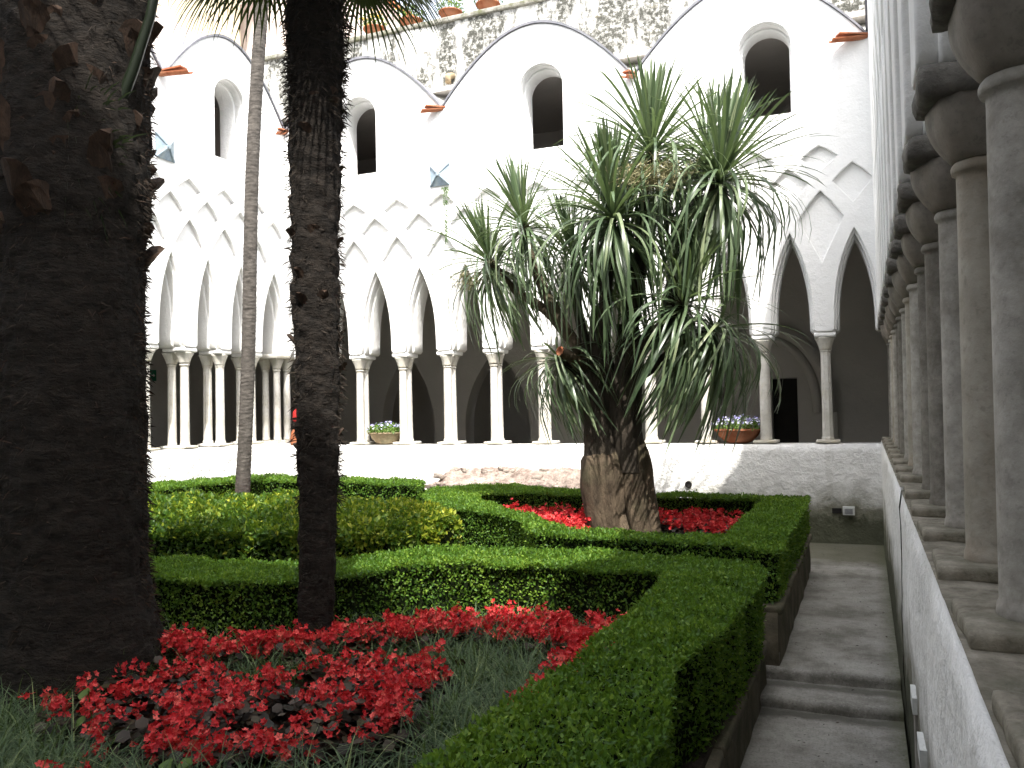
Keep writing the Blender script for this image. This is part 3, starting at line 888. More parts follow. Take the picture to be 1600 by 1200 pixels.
def blades(P, L, W, lean, mat, name, label, cat, kind='stuff', parent=None, segs=4):
    n = len(P); az = rng.random(n)*2*np.pi; d = np.column_stack([np.cos(az), np.sin(az)])
    V = np.zeros((n, (segs+1)*2, 3)); side = np.column_stack([-d[:, 1], d[:, 0]])
    for i in range(segs+1):
        t = i/segs
        h = L*(t-0.42*lean*t**2.3)*np.cos(lean*0.55); out = L*lean*(0.25*t+0.55*t**1.8)
        c = P+np.column_stack([d*out[:, None], h])
        w = W*(1-t**2)*0.5+0.0003
        V[:, 2*i, :2] = c[:, :2]+side*w[:, None]; V[:, 2*i, 2] = c[:, 2]
        V[:, 2*i+1, :2] = c[:, :2]-side*w[:, None]; V[:, 2*i+1, 2] = c[:, 2]
    f = np.array([(2*i, 2*i+1, 2*i+3, 2*i+2) for i in range(segs)])
    F = (f[None]+(np.arange(n)*(segs+1)*2)[:, None, None]).reshape(-1, 4)
    t = np.clip(0.45+0.25*rng.normal(size=n), 0, 1)
    me = npmesh(name, V.reshape(-1, 3), F, np.repeat(t, segs))
    o = link(name, me, mat, parent); o['kind'] = kind
    if label: tag(o, label, cat)
    return o

RED_MAIN = [(-3.45, 2.7), (-3.3, 3.35), (-2.75, 3.30), (-2.45, 3.75), (-2.12, 3.95), (-1.85, 3.62), (-1.72, 3.0), (-1.72, 2.62), (-2.15, 2.40), (-2.75, 2.38)]
RED_BACK = [(-4.2, 3.72), (-3.35, 3.62), (-2.9, 3.85), (-2.68, 4.12), (-2.32, 4.50), (-1.95, 4.64), (-1.3, 4.64), (-1.12, 4.55), (-1.12, 3.25), (-1.38, 3.2), (-1.40, 3.75), (-1.34, 4.1), (-1.75, 4.25), (-2.1, 4.22), (-2.6, 3.8), (-3.2, 3.35), (-4.1, 3.45)]
RED_FRONT = [(-1.5, 1.95), (-1.5, 2.2), (-1.16, 2.35), (-1.16, 1.9)]
RED_CORNER = [(-2.75, 2.02), (-2.75, 2.22), (-2.35, 2.22), (-2.35, 2.0)]
bed_poly = [(-1.14, 1.3), (-1.14, 4.75), (-1.95, 4.75), (-2.4, 4.62), (-2.85, 4.2), (-3.4, 3.78), (-5.5, 3.7), (-5.5, 1.3)]
cnt = 15000
centers = sample_poly(bed_poly, 2300)
ok = ~(pip(centers, RED_MAIN))
centers = centers[ok]
k = rng.integers(0, len(centers), cnt*2)
p2 = centers[k]+rng.normal(size=(cnt*2, 2))*0.028
ln = 0.20+0.17*rng.random(cnt*2)
blades(np.column_stack([p2, np.full(len(p2), 0.215)]), ln, np.full(len(p2), 0.0055), 0.5+0.9*rng.random(len(p2)), 'grass', 'grass', 'dark blue-green tufted lily turf covering the near flower bed', 'grass')
cf = sample_poly([(-1.0, 6.2), (-1.0, 8.2), (-3.4, 8.2), (-2.2, 6.6)], 4500)
blades(np.column_stack([cf, np.full(len(cf), 0.30)]), 0.12+0.08*rng.random(len(cf)), np.full(len(cf), 0.007), 0.5+0.9*rng.random(len(cf)), 'grass', 'grass', 'short dark lily turf among the red flowers of the far bed', 'grass')

# begonia head: four petals in a shallow cup, five such heads on a clump
PET = []
PF = []
for k in range(5):
    a = k*2*math.pi/5; n0 = len(PET)
    ca, sa = math.cos(a), math.sin(a)
    for (x, y, z) in ((0.05, 0, 0), (0.55, 0.36, 0.30), (1.0, 0, 0.42), (0.55, -0.36, 0.30)):
        PET.append((x*ca-y*sa, x*sa+y*ca, z))
    PF += [(n0, n0+1, n0+2), (n0, n0+2, n0+3)]
DISC = [(0, 0, -0.1)]+[(math.cos(i*math.pi/3), math.sin(i*math.pi/3), 0.08*(i % 2)) for i in range(6)]
DF = [(0, 1+i, 1+(i+1) % 6) for i in range(6)]

def begonias(label, poly, n_clump, z, h, petal=0.0145, leafs=9, heads=9, gaps=0.35):
    c = sample_poly(poly, n_clump*2)
    w_ = wave(np.column_stack([c, c[:, :1]*0]), 4.0, 0.5)+gaps*rng.normal(size=len(c)); c = c[np.argsort(-w_)[:n_clump]]
    hh = h*(0.75+0.5*rng.random(n_clump))
    # leaves
    k = np.repeat(np.arange(n_clump), leafs); m = len(k)
    P = np.column_stack([c[k]+rng.normal(size=(m, 2))*0.038, z+hh[k]*(0.15+0.75*rng.random(m))])
    N = np.column_stack([rng.normal(size=(m, 2))*0.45, np.ones(m)])
    V1, F1 = scatter(DISC, DF, P, N, rng.random(m)*6.28, 0.017+0.014*rng.random(m))
    t1 = np.repeat(rng.random(m), len(DF))
    # flower heads, clustered on top of each clump
    k = np.repeat(np.arange(n_clump), heads); m2 = len(k)
    sub = rng.normal(size=(n_clump, 3, 2))*0.030
    j = rng.integers(0, 3, m2)
    P = np.column_stack([c[k]+sub[k, j]+rng.normal(size=(m2, 2))*0.012, z+hh[k]*(0.88+0.12*rng.random(m2))+0.015*rng.normal(size=m2)+0.02])
    N = np.column_stack([rng.normal(size=(m2, 2))*0.8, 0.5+0.6*rng.random(m2)])
    V2, F2 = scatter(PET, PF, P, N, rng.random(m2)*6.28, petal*(0.7+0.6*rng.random(m2)))
    t2 = np.repeat(np.clip(rng.normal(0.5, 0.25, m2), 0, 1), len(PF))
    me = npmesh('begonia_patch', np.concatenate([V1, V2]), np.concatenate([F1, F2+len(V1)]), np.concatenate([t1, t2]),
                np.concatenate([np.zeros(len(F1), int), np.ones(len(F2), int)]))
    o = link('begonia_patch', me, None, None, None, ['bronze', 'petal']); tag(o, label, 'flowers', 'red begonias', 'stuff')
    return o
begonias('large patch of red begonias in the middle of the near bed, around the hairy palm', RED_MAIN, 205, 0.22, 0.15, heads=15, leafs=20, gaps=0.8)
begonias('band of red begonias along the inner side of the near hedge', RED_BACK, 460, 0.22, 0.17, heads=17, leafs=16, gaps=0.9)
begonias('few red begonias at the lower edge beside the closest hedge', RED_FRONT, 10, 0.22, 0.15)
begonias('small clump of red begonias in the turf at the lower left', RED_CORNER, 14, 0.22, 0.14)
begonias('red begonias inside the far hedge around the spiky tree', [(-.98, 7.3), (-.98, 8.25), (-1.5, 8.3), (-3.5, 8.35), (-3.6, 8.0), (-2.7, 7.05), (-2.25, 6.9), (-2.4, 7.9), (-1.5, 7.6)], 420, 0.3, 0.23, 0.017, heads=13, gaps=0.8)
begonias('red begonias behind the yellow-green shrubs near the left arcade', [(-6.7, 6.3), (-6.75, 7.6), (-6.1, 7.75), (-5.9, 7.5), (-6.3, 6.9)], 90, 0.3, 0.28, 0.03)

# fallen petals and leaves on the path
lp_ = sample_poly([(-0.50, 2.5), (0.12, 2.5), (0.12, 10.2), (-0.48, 10.2)], 150)
zz = np.where(lp_[:, 1] > 5.5, 0.004, np.where(lp_[:, 1] > 5.3, -0.066, -0.121))
V, F = scatter(LEAF_V, LEAF_F, np.column_stack([lp_, zz]), np.column_stack([rng.normal(size=(150, 2))*0.1, np.ones(150)]), rng.random(150)*6.28, 0.010+0.016*rng.random(150))
o = link('leaf_litter', npmesh('leaf_litter', V, F, np.repeat(rng.random(150), 2)), 'bronze'); tag(o, 'small fallen leaves and petals scattered over the concrete path', 'litter', None, 'stuff')
# two weeds with broad leaves
def weed(label, x, y, h, nl):
    w = thing('weed', label, 'weed', (x, y, 0.22), 0)
    mb = MB(); mb.tube([(0, 0, 0), (0.01, 0.01, h*0.5), (0.0, 0.0, h)], [0.004, 0.003, 0.002], 6); mb.build('stem', 'potleaf', w)
    r_ = random.Random(int(x*100))
    for i in range(nl):
        s = 0.025+0.03*r_.random(); a = r_.random()*6.28; q = h*(0.4+0.6*r_.random())
        V, F = scatter([(x_*1.0, y_, z_) for x_, y_, z_ in DISC], DF, np.array([[math.cos(a)*0.035, math.sin(a)*0.035, q]]), np.array([[r_.uniform(-.6, .3), -0.6, 0.8]]), np.array([a]), np.array([s*0.62]))
        link('leaf', npmesh('leaf', V, F, np.full(len(F), 0.6)), 'potleaf', w)
weed('pale green round-leaved weed in the turf at lower left', -2.98, 2.60, 0.26, 3)
weed('small bright green weed below the red begonias', -2.25, 2.32, 0.17, 9)

# ------------------------------------------------------------------ palms
def fibres(parent, centre, zs, rad, cnt, length, w=0.004, down=True, mat='fibre'):
    z = zs[0]+(zs[1]-zs[0])*rng.random(cnt*3); a = rng.random(cnt*3)*6.283
    cl = wave(np.column_stack([np.cos(a)*0.8, np.sin(a)*0.8, z*1.6]), 3.1, 0.4)+0.5*rng.normal(size=cnt*3)
    o_ = np.argsort(-cl)[:cnt]; z, a = z[o_], a[o_]
    cx = np.array([centre(q)[0] for q in z]); cy = np.array([centre(q)[1] for q in z]); r = np.array([rad(q) for q in z])
    ca, sa = np.cos(a), np.sin(a)
    base = np.column_stack([cx+ca*r*0.97, cy+sa*r*0.97, z])
    out = np.column_stack([ca, sa, rng.normal(size=cnt)*0.5])+rng.normal(size=(cnt, 3))*0.6
    out[:, 2] += np.where(rng.random(cnt) < 0.6, -0.8, 0.7) if down else 0.6
    out /= np.linalg.norm(out, axis=1, keepdims=True)
    L = length*(0.3+rng.random(cnt)**2*1.2)
    side = np.cross(out, rng.normal(size=(cnt, 3))); side /= np.linalg.norm(side, axis=1, keepdims=True)
    V = np.stack([base+side*w, base-side*w, base+out*L[:, None]*0.6+np.array([0, 0, -0.1])*L[:, None], base+out*L[:, None]+np.array([0, 0, -0.35])*L[:, None]], 1)
    F = (np.array([(0, 1, 2), (1, 3, 2)])[None]+(np.arange(cnt)*4)[:, None, None]).reshape(-1, 3)
    o = link('fibre', npmesh('fibre', V.reshape(-1, 3), F), mat, parent); o['kind'] = 'stuff'
    return o

def trunk_mesh(name, zs, centre, rad, seg, fn):
    mb = MB()
    for z in zs:
        cx, cy = centre(z); r = rad(z)
        for k in range(seg):
            a = 2*math.pi*k/seg
            q = r*fn(a, z)
            mb.v.append((cx+q*math.cos(a), cy+q*math.sin(a), z))
    for i in range(len(zs)-1):
        for k in range(seg):
            k2 = (k+1) % seg
            mb.f.append((i*seg+k, i*seg+k2, (i+1)*seg+k2, (i+1)*seg+k))
    mb.f.append(tuple((len(zs)-1)*seg+k for k in range(seg)))
    return mb.me(name, True)

def fan_frond(parent, base, az, el, plen, blen, nb=34, droop=0.9, mat='frond', r_=random):
    """petiole plus fan of narrow folded blades with drooping tips"""
    d = Vector((math.cos(az)*math.cos(el), math.sin(az)*math.cos(el), math.sin(el)))
    pts = []; p = Vector(base); dd = d.copy()
    for i in range(7):
        pts.append(p.copy()); p = p+dd*(plen/6); dd = (dd+Vector((0, 0, -0.07))).normalized()
    mb = MB(); mb.tube(pts, [0.018-0.0015*i for i in range(7)], 6)
    pet = mb.build('frond', 'frond', parent)
    hub = pts[-1]; side = dd.cross(Vector((0, 0, 1))).normalized(); nrm = side.cross(dd).normalized()
    V, F = [], []; segs = 7
    for k in range(nb):
        t = (k+0.5)/nb*2-1
        ang = t*R(115)
        L = blen*(1-0.28*abs(t)**2)*r_.uniform(0.88, 1.08)
        v = (dd*math.cos(ang)+side*math.sin(ang)).normalized(); q = hub.copy()
        v = (v+nrm*0.12).normalized()
        n0 = len(V)
        wdir = (-dd*math.sin(ang)+side*math.cos(ang)).normalized()
        for i in range(segs+1):
            s_ = i/segs
            w = blen*0.018*(1-s_**2.2)*(0.35+min(1, s_*4)*0.65)+0.0006
            V += [q+wdir*w, q-nrm*w*0.5, q-wdir*w]
            q = q+v*(L/segs)
            v = (v+Vector((0, 0, -1))*(droop*(0.02+0.30*s_**2))*r_.uniform(0.8, 1.2)).normalized()
        for i in range(segs):
            a = n0+3*i
            F += [(a, a+1, a+4, a+3), (a+1, a+2, a+5, a+4)]
    me = npmesh('frond_blade', np.array([tuple(v) for v in V]), np.array(F), np.repeat([r_.random() for _ in range(nb)], segs*2))
    link('frond_blade', me, mat, pet)
    return pet

# thick fibrous palm at the left
LP = thing('palm_tree', 'massive dark palm at the left with a fibrous trunk and cut leaf bases', 'palm tree', (-3.79, 3.2, 0.2))
def lrad(z):
    z += 0.2
    if z < 0.9: return 0.36+0.16*((0.9-z)/0.7)**1.6
    if z < 2.45: return 0.345+0.015*((2.45-z)/1.5)
    return 0.345+min(1, (z-2.45)/0.25)*0.03
lc = lambda z: (0.0+0.01*z, 0.0)
def lfn(a, z):
    p = Vector((math.cos(a)*2, math.sin(a)*2, z*2))
    ring = 0.006*math.sin(z*52+4*noise.noise(p*1.1))
    return 1+0.035*noise.noise(p*2)+0.035*noise.noise(p*7)+ring+0.02*noise.noise(Vector((a*14, 0, z*9)))
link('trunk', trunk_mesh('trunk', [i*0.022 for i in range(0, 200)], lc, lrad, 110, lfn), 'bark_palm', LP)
fibres(LP, lc, (0.05, 2.6), lrad, 9000, 0.05, 0.0018)
fibres(LP, lc, (0.3, 3.2), lrad, 3500, 0.05, 0.002, mat='boot')
fibres(LP, lc, (2.2, 4.2), lrad, 3500, 0.055, 0.0018)
def boot_mesh(s):
    mb = MB(); n = 7
    r_ = random.Random(s)
    wtop = 0.055+0.02*r_.random(); sk = r_.uniform(-0.03, 0.03)
    for i in range(n+1):
        t = i/n; w = 0.105*(1-t)+wtop*t; d = 0.018+0.02*t
        y = 0.02+0.12*t**1.5
        z = 0.24*t
        x = sk*t
        lift = 0.03*(1-t)
        mb.v += [(x-w, y-lift-0.02, z), (x-w*0.5, y+0.008, z+0.012*t), (x, y+0.02, z+0.02*t*r_.uniform(-1, 1)), (x+w*0.5, y+0.008, z+0.012*t), (x+w, y-lift-0.02, z), (x+w*0.6, y-d-lift, z-0.01), (x-w*0.6, y-d-lift, z-0.01)]
    for i in range(n):
        for k in range(7): mb.f.append((7*i+k, 7*i+7+k, 7*i+7+(k+1) % 7, 7*i+(k+1) % 7))
    mb.f.append(tuple(range(7))); mb.f.append(tuple(7*n+k for k in range(7))[::-1])
    return mb.me('leaf_base', False)
bm_ = [boot_mesh(s) for s in range(6)]
rb = random.Random(5)
for row in range(11):
    for k in range(11):
        z = 2.12+row*0.165+rb.uniform(-.03, .03)
        a = 2*math.pi*(k+0.5*(row % 2))/11+rb.uniform(-.09, .09)
        r = lrad(z)-0.055
        o = link('leaf_base', bm_[rb.randrange(6)], 'boot', LP, (math.cos(a)*r, math.sin(a)*r, z))
        o.rotation_euler = (rb.uniform(0.12, 0.42), rb.uniform(-0.55, 0.55), a-math.pi/2)
        s_ = rb.uniform(0.9, 1.3); o.scale = (s_, s_*rb.uniform(0.8, 1.3), s_*rb.uniform(0.8, 1.1))
rf = random.Random(11)
for k in range(17):
    fan_frond(LP, (0.2*math.cos(k*2.4), 0.2*math.sin(k*2.4), 4.75+0.15*rf.random()), k*2.4+rf.uniform(-.2, .2), R(rf.uniform(10, 65)), rf.uniform(1.0, 1.4), rf.uniform(0.85, 1.1), 30, 0.9, r_=rf)
# living petiole rising on the right of the trunk, and dead frond stubs
mb = MB(); mb.tube([(0.30, 0.0, 2.80), (0.37, 0.0, 2.98), (0.44, 0.02, 3.15), (0.53, 0.04, 3.40), (0.64, 0.05, 3.85)], [0.036, 0.031, 0.027, 0.024, 0.022], 8); mb.build('frond_stalk', 'frond', LP, True)
for (z, a0, el) in ((2.72, -0.35, -0.2), (2.50, -0.4, -0.75), (2.62, 3.3, -0.9), (2.35, 3.25, -1.1), (2.9, -0.3, 0.1)):
    V, F = [], []
    for k in range(14):
        az = a0+rf.uniform(-.35, .35); e2 = el+rf.uniform(-.45, .45); L = rf.uniform(0.1, 0.27)
        b = Vector((math.cos(az)*0.34, math.sin(az)*0.34, z+rf.uniform(-.08, .08)))
        d = Vector((math.cos(az)*math.cos(e2), math.sin(az)*math.cos(e2), math.sin(e2)))
        s = d.cross(Vector((0, 1, 0.2))).normalized()*0.005
        n0 = len(V); V += [b+s, b-s, b+d*L*0.6-s*0.8, b+d*L*0.6+s*0.8, b+d*L+Vector((0, 0, -0.02))]
        F += [(n0, n0+1, n0+2), (n0, n0+2, n0+3), (n0+3, n0+2, n0+4)]
    link('dead_blade', npmesh('dead_blade', np.array([tuple(v) for v in V]), np.array(F), np.full(len(F), 0.4)), 'frond', LP)

# hairy fan palm in front of the far left corner
MP = thing('palm_tree', 'thin dark hairy palm trunk rising from the red flowers, left of centre', 'palm tree', (-2.86, 3.98, 0.2))
mrad = lambda z: 0.088+0.012*min(1, z)+max(0, z-0.9)*0.017+(0.05*max(0, 0.25-z)/0.25)
mc = lambda z: (0.055*min(1, z/1.6)+0.012*math.sin(z*2.2), 0.0)
def mfn(a, z):
    p = Vector((math.cos(a), math.sin(a), z*3))
    q = (z*6.5+a/6.283*2) % 1.0
    return 1+0.10*noise.noise(p*2.3)+0.10*noise.noise(p*6)+0.10*q*(1 if z > 1.0 else 0.4)
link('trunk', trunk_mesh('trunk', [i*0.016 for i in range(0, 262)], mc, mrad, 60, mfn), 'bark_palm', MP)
fibres(MP, mc, (0.9, 4.1), lambda z: mrad(z)*1.03, 6500, 0.05, 0.0016)
fibres(MP, mc, (0.1, 1.0), mrad, 700, 0.03, 0.002)
fibres(MP, mc, (3.0, 3.7), lambda z: mrad(z)*1.06, 2200, 0.06, 0.0012)
for row in range(15):
    for k in range(3):
        z = 1.15+row*0.19+rb.uniform(-.04, .04); a = rb.uniform(0, 6.28)
        r = mrad(z)*0.68
        o = link('leaf_base', bm_[rb.randrange(6)], 'boot', MP, (mc(z)[0]+math.cos(a)*r, math.sin(a)*r, z))
        o.rotation_euler = (rb.uniform(-0.2, 0.1), rb.uniform(-0.2, 0.2), a-math.pi/2); o.scale = (0.5, 0.42, 0.5)
for k in range(22):
    az = k*2.4+0.3
    fan_frond(MP, (0.06+0.06*math.cos(az), 0.06*math.sin(az), 4.15+0.014*k), az, R(rf.uniform(-30, 0) if k < 13 else rf.uniform(20, 65)), rf.uniform(0.30, 0.5), rf.uniform(0.5, 0.62), 36, 2.0, r_=rf)

# slender ringed palm
SP = thing('palm_tree', 'slender grey ringed palm trunk standing beyond the yellow-green shrubs', 'palm tree', (-6.44, 7.6, 0.3))
sc_ = lambda z: (0.070*z*1.0+0.03*math.sin(z*1.1)+0.03*math.exp(-z), 0.0)
srad = lambda z: 0.075-0.004*z*0.3+0.03*math.exp(-z*4)
def sfn(a, z):
    k = (z*26+0.8*noise.noise(Vector((math.cos(a), math.sin(a), z*4)))) % 1
    return 1+0.07*(1-k)**2+0.07*noise.noise(Vector((math.cos(a)*3, math.sin(a)*3, z*20)))
link('trunk', trunk_mesh('trunk', [i*0.012 for i in range(0, 620)], sc_, srad, 26, sfn), 'ringbark', SP)
for k in range(12):
    fan_frond(SP, (sc_(7.4)[0], 0, 7.4), k*2.4, R(rf.uniform(0, 60)), 0.7, 0.7, 24, 0.9, r_=rf)

# ------------------------------------------------------------------ spiky tree (cordyline)
CT = thing('cordyline_tree', 'spiky strap-leaved tree on a swollen double trunk in the far bed', 'tree', (-2.1, 7.6, 0.3))
def stem(name, pts, rad, mat, seg=36, wob=0.16, flute=0.10, parent=CT, steps=40):
    P = smooth_line([(x, y, z) for x, y, z in pts], steps)
    m = len(rad)-1
    mb = MB()
    for i, p in enumerate(P):
        t = i/steps*m; k = min(int(t), m-1); r = rad[k]+(rad[k+1]-rad[k])*(t-k)
        for j in range(seg):
            a = 2*math.pi*j/seg
            q = r*(1+flute*noise.noise(Vector((math.cos(a)*2.2, math.sin(a)*2.2, p.z*0.9)))+wob*0.5*noise.noise(Vector((math.cos(a)*5, math.sin(a)*5, p.z*5)))+0.03*noise.noise(Vector((math.cos(a)*16, math.sin(a)*16, p.z*7))))
            mb.v.append((p.x+q*math.cos(a), p.y+q*math.sin(a)*0.9, p.z))
    for i in range(steps):
        for j in range(seg):
            j2 = (j+1) % seg
            mb.f.append((i*seg+j, i*seg+j2, (i+1)*seg+j2, (i+1)*seg+j))
    mb.f.append(tuple(steps*seg+j for j in range(seg)))
    return mb.build(name, mat, parent, True)
stem('trunk', [(-0.10, 0, -0.08), (-0.12, 0, 0.2), (-0.13, 0, 0.45), (-0.14, 0, 0.62), (-0.14, 0, 0.80), (-0.14, 0, 0.90)], [0.175, 0.20, 0.22, 0.23, 0.215, 0.16], 'cordbark', flute=0.16)
stem('trunk', [(0.22, 0.06, -0.08), (0.19, 0.05, 0.22), (0.15, 0.05, 0.5), (0.14, 0.05, 0.80), (0.11, 0.04, 1.0)], [0.155, 0.15, 0.15, 0.135, 0.11], 'cordbark', flute=0.25)
stem('buttress', [(0.08, -0.12, -0.08), (0.07, -0.11, 0.12), (0.04, -0.06, 0.32)], [0.085, 0.06, 0.03], 'cordbark')
stem('upper_trunk', [(-0.15, 0, 0.70), (-0.15, 0, 0.95), (-0.18, 0.0, 1.25), (-0.22, 0, 1.5), (-0.27, 0.02, 1.75)], [0.20, 0.17, 0.14, 0.14, 0.12], 'cordbark_dark', flute=0.2)
stem('upper_trunk', [(0.12, 0.03, 0.70), (0.08, 0.02, 1.0), (0.08, 0.03, 1.35), (0.12, 0.05, 1.75), (0.10, 0.05, 2.05)], [0.13, 0.14, 0.15, 0.14, 0.10], 'cordbark_dark', flute=0.2)
stem('upper_trunk', [(-0.05, 0.04, 0.8), (-0.07, 0.05, 1.2), (-0.12, 0.05, 1.6), (-0.16, 0.0, 1.95), (-0.10, 0, 2.25)], [0.12, 0.12, 0.11, 0.10, 0.07], 'cordbark_dark', flute=0.2)

# rosettes: (X, Y, Z, n_leaves, scale, lean x, lean y)
ROS = [(-1.69, 7.45, 3.90, 120, 1.0, 0.05, 0), (-1.10, 7.45, 3.60, 130, 1.05, 0.25, 0), (-2.20, 7.9, 3.62, 80, 0.85, -0.1, 0),
       (-2.95, 7.55, 3.38, 95, 0.82, -0.25, 0), (-3.36, 7.65, 3.08, 95, 0.8, -0.4, 0), (-1.96, 7.1, 3.28, 140, 1.0, 0.0, -0.2),
       (-1.30, 8.05, 4.0, 70, 0.85, 0.2, 0.1), (-1.42, 7.3, 2.52, 85, 0.92, 0.40, -0.15), (-1.20, 7.6, 2.32, 75, 0.95, 0.5, 0.1),
       (-2.62, 7.55, 2.10, 65, 0.72, -0.5, -0.0), (-2.45, 7.5, 3.0, 60, 0.8, -0.2, -0.2)]
def cleaf(th0, L, droop, seg=9, w=0.0112):
    """strap leaf along +x; th0 start elevation"""
    V, F = [], []
    x = z = 0.0; th = th0
    for i in range(seg+1):
        s = i/seg
        ww = w*(0.55+1.2*min(s*4, 1)*(1-s)**0.6*0.75) if i < seg else 0.0006
        dz = 0.35*ww
        V += [(x, ww, z+dz), (x, 0, z), (x, -ww, z+dz)]
        x += math.cos(th)*L/seg; z += math.sin(th)*L/seg
        th = max(th-droop*(0.25+1.1*s)/seg, R(-88))
    for i in range(seg):
        a = 3*i; F += [(a, a+1, a+4, a+3), (a+1, a+2, a+5, a+4)]
    return np.array(V), np.array(F)
LEAFS = []
classes = [(R(86), 0.74, 0.08), (R(76), 0.80, 0.22), (R(60), 0.84, 0.7), (R(44), 0.88, 1.0), (R(28), 0.94, 1.6), (R(10), 1.02, 2.7), (R(-10), 1.06, 3.6), (R(-35), 1.08, 3.0), (R(-58), 1.08, 2.0)]
for th, L, dr in classes:
    for v in range(2):
        LEAFS.append(cleaf(th+R(random.uniform(-6, 6)), L*random.uniform(0.9, 1.1), dr*random.uniform(0.8, 1.2)))
leaf_me = [npmesh('leaf', V, F, np.full(len(F), 0.25+0.6*((i*7) % 10)/10)) for i, (V, F) in enumerate(LEAFS)]
for m_ in leaf_me: m_.materials.append(M['cordleaf'])
CW = np.cumsum([.13, .10, .07, .07, .10, .13, .14, .14, .12])
rl = random.Random(3)
org = Vector((-2.1, 7.6, 0.3))
for ri, (X, Y, Z, nl, sc, lx, ly) in enumerate(ROS):
    nl = int(nl*(2.0 if Z > 2.5 else 2.3)); u0_ = 0.42 if Z < 2.5 else 0.0
    cpos = Vector((X, Y, Z))-org
    tilt = Matrix.Rotation(math.atan2(lx, 1)*0.9, 4, 'Y') @ Matrix.Rotation(-math.atan2(ly, 1)*0.9, 4, 'X')
    Vs, Fs, Ts = [], [], []; off = 0; made = 0
    nobj = 26
    items = []
    for k in range(nl):
        u = (k+0.5)/nl; u = u0_+(1-u0_)*u
        cl = int(np.searchsorted(CW, u, side='right')); cl = min(cl, 8)
        az = k*2.39996+rl.uniform(-.15, .15)
        items.append((cl, az, sc*rl.uniform(0.85, 1.12), u))
    # leaves on the camera side are separate objects
    facing = sorted(range(nl), key=lambda k: math.sin(items[k][1]) + rl.uniform(-.6, .6))
    sel = set(facing[:nobj])
    ros_me = None
    objs = []
    for k, (cl, az, s_, u) in enumerate(items):
        li = cl*2+rl.randrange(2)
        mat_ = Matrix.Translation((0, 0, -0.16*u*sc)) @ tilt @ Matrix.Rotation(az, 4, 'Z') @ Matrix.Rotation(rl.uniform(-.25, .25)*min(1, 0.25+u*2), 4, 'X') @ Matrix.Scale(s_, 4)
        if k in sel: objs.append((li, mat_)); continue
        V, F = LEAFS[li]
        Mx = np.array(mat_); V2 = V@Mx[:3, :3].T+Mx[:3, 3]
        Vs.append(V2); Fs.append(F+off); off += len(V2); Ts.append(np.full(len(F), np.clip(rl.gauss(0.5-0.2*u, 0.22), 0, 1)))
    me = npmesh('leaf_rosette', np.concatenate(Vs), np.concatenate(Fs), np.concatenate(Ts))
    ro = link('leaf_rosette', me, 'cordleaf', CT, cpos); ro['kind'] = 'stuff'
    for li, mt in objs:
        lo = link('leaf', leaf_me[li], None, ro); lo.matrix_local = mt
# branches
def branch(pts, r0, r1, mat='cordbark_dark'):
    P = smooth_line([Vector(p)-org for p in pts], 14)
    mb = MB(); mb.tube(P, [r0+(r1-r0)*i/14 for i in range(15)], 12, 0.15); return mb.build('branch', mat, CT, True)
branch([(-1.98, 7.6, 2.2), (-1.85, 7.5, 2.8), (-1.75, 7.45, 3.4), (-1.69, 7.45, 3.85)], 0.08, 0.045)
branch([(-1.98, 7.65, 2.0), (-1.62, 7.65, 2.45), (-1.35, 7.55, 3.0), (-1.14, 7.45, 3.55)], 0.075, 0.05)
branch([(-2.2, 7.6, 2.4), (-2.2, 7.7, 3.0), (-2.2, 7.9, 3.6)], 0.06, 0.04)
branch([(-2.37, 7.6, 2.0), (-2.6, 7.55, 2.4), (-2.85, 7.55, 2.9), (-2.95, 7.55, 3.35)], 0.06, 0.04, 'cordbark')
branch([(-2.42, 7.55, 2.1), (-2.75, 7.58, 2.5), (-3.1, 7.62, 2.75), (-3.36, 7.65, 3.05)], 0.05, 0.035, 'cordbark')
branch([(-2.2, 7.55, 2.2), (-2.1, 7.35, 2.7), (-1.98, 7.15, 3.25)], 0.065, 0.045)
branch([(-1.65, 7.7, 2.5), (-1.5, 7.9, 3.2), (-1.3, 8.05, 3.95)], 0.05, 0.035)
branch([(-2.0, 7.6, 1.9), (-1.72, 7.45, 2.2), (-1.42, 7.3, 2.48)], 0.06, 0.045)
branch([(-2.0, 7.6, 1.8), (-1.6, 7.6, 2.05), (-1.20, 7.6, 2.29)], 0.06, 0.04)
branch([(-2.35, 7.6, 1.7), (-2.5, 7.55, 1.9), (-2.62, 7.55, 2.07)], 0.05, 0.035)
branch([(-2.35, 7.6, 2.0), (-2.42, 7.5, 2.5), (-2.45, 7.5, 2.95)], 0.05, 0.035)
# sawn stub on the left
branch([(-2.38, 7.55, 1.95), (-2.45, 7.3, 2.06), (-2.50, 7.2, 2.10)], 0.055, 0.045, 'cordbark')
sb = MB(); sb.lathe([(0.0, 0), (0.030, 0.0), (0.043, 0.004), (0.045, 0.0)], 16); s_ = sb.build('sawn_end', 'terracotta', CT, True, Vector((-2.502, 7.195, 2.101))-org); s_.rotation_euler = (R(75), 0, R(-25))
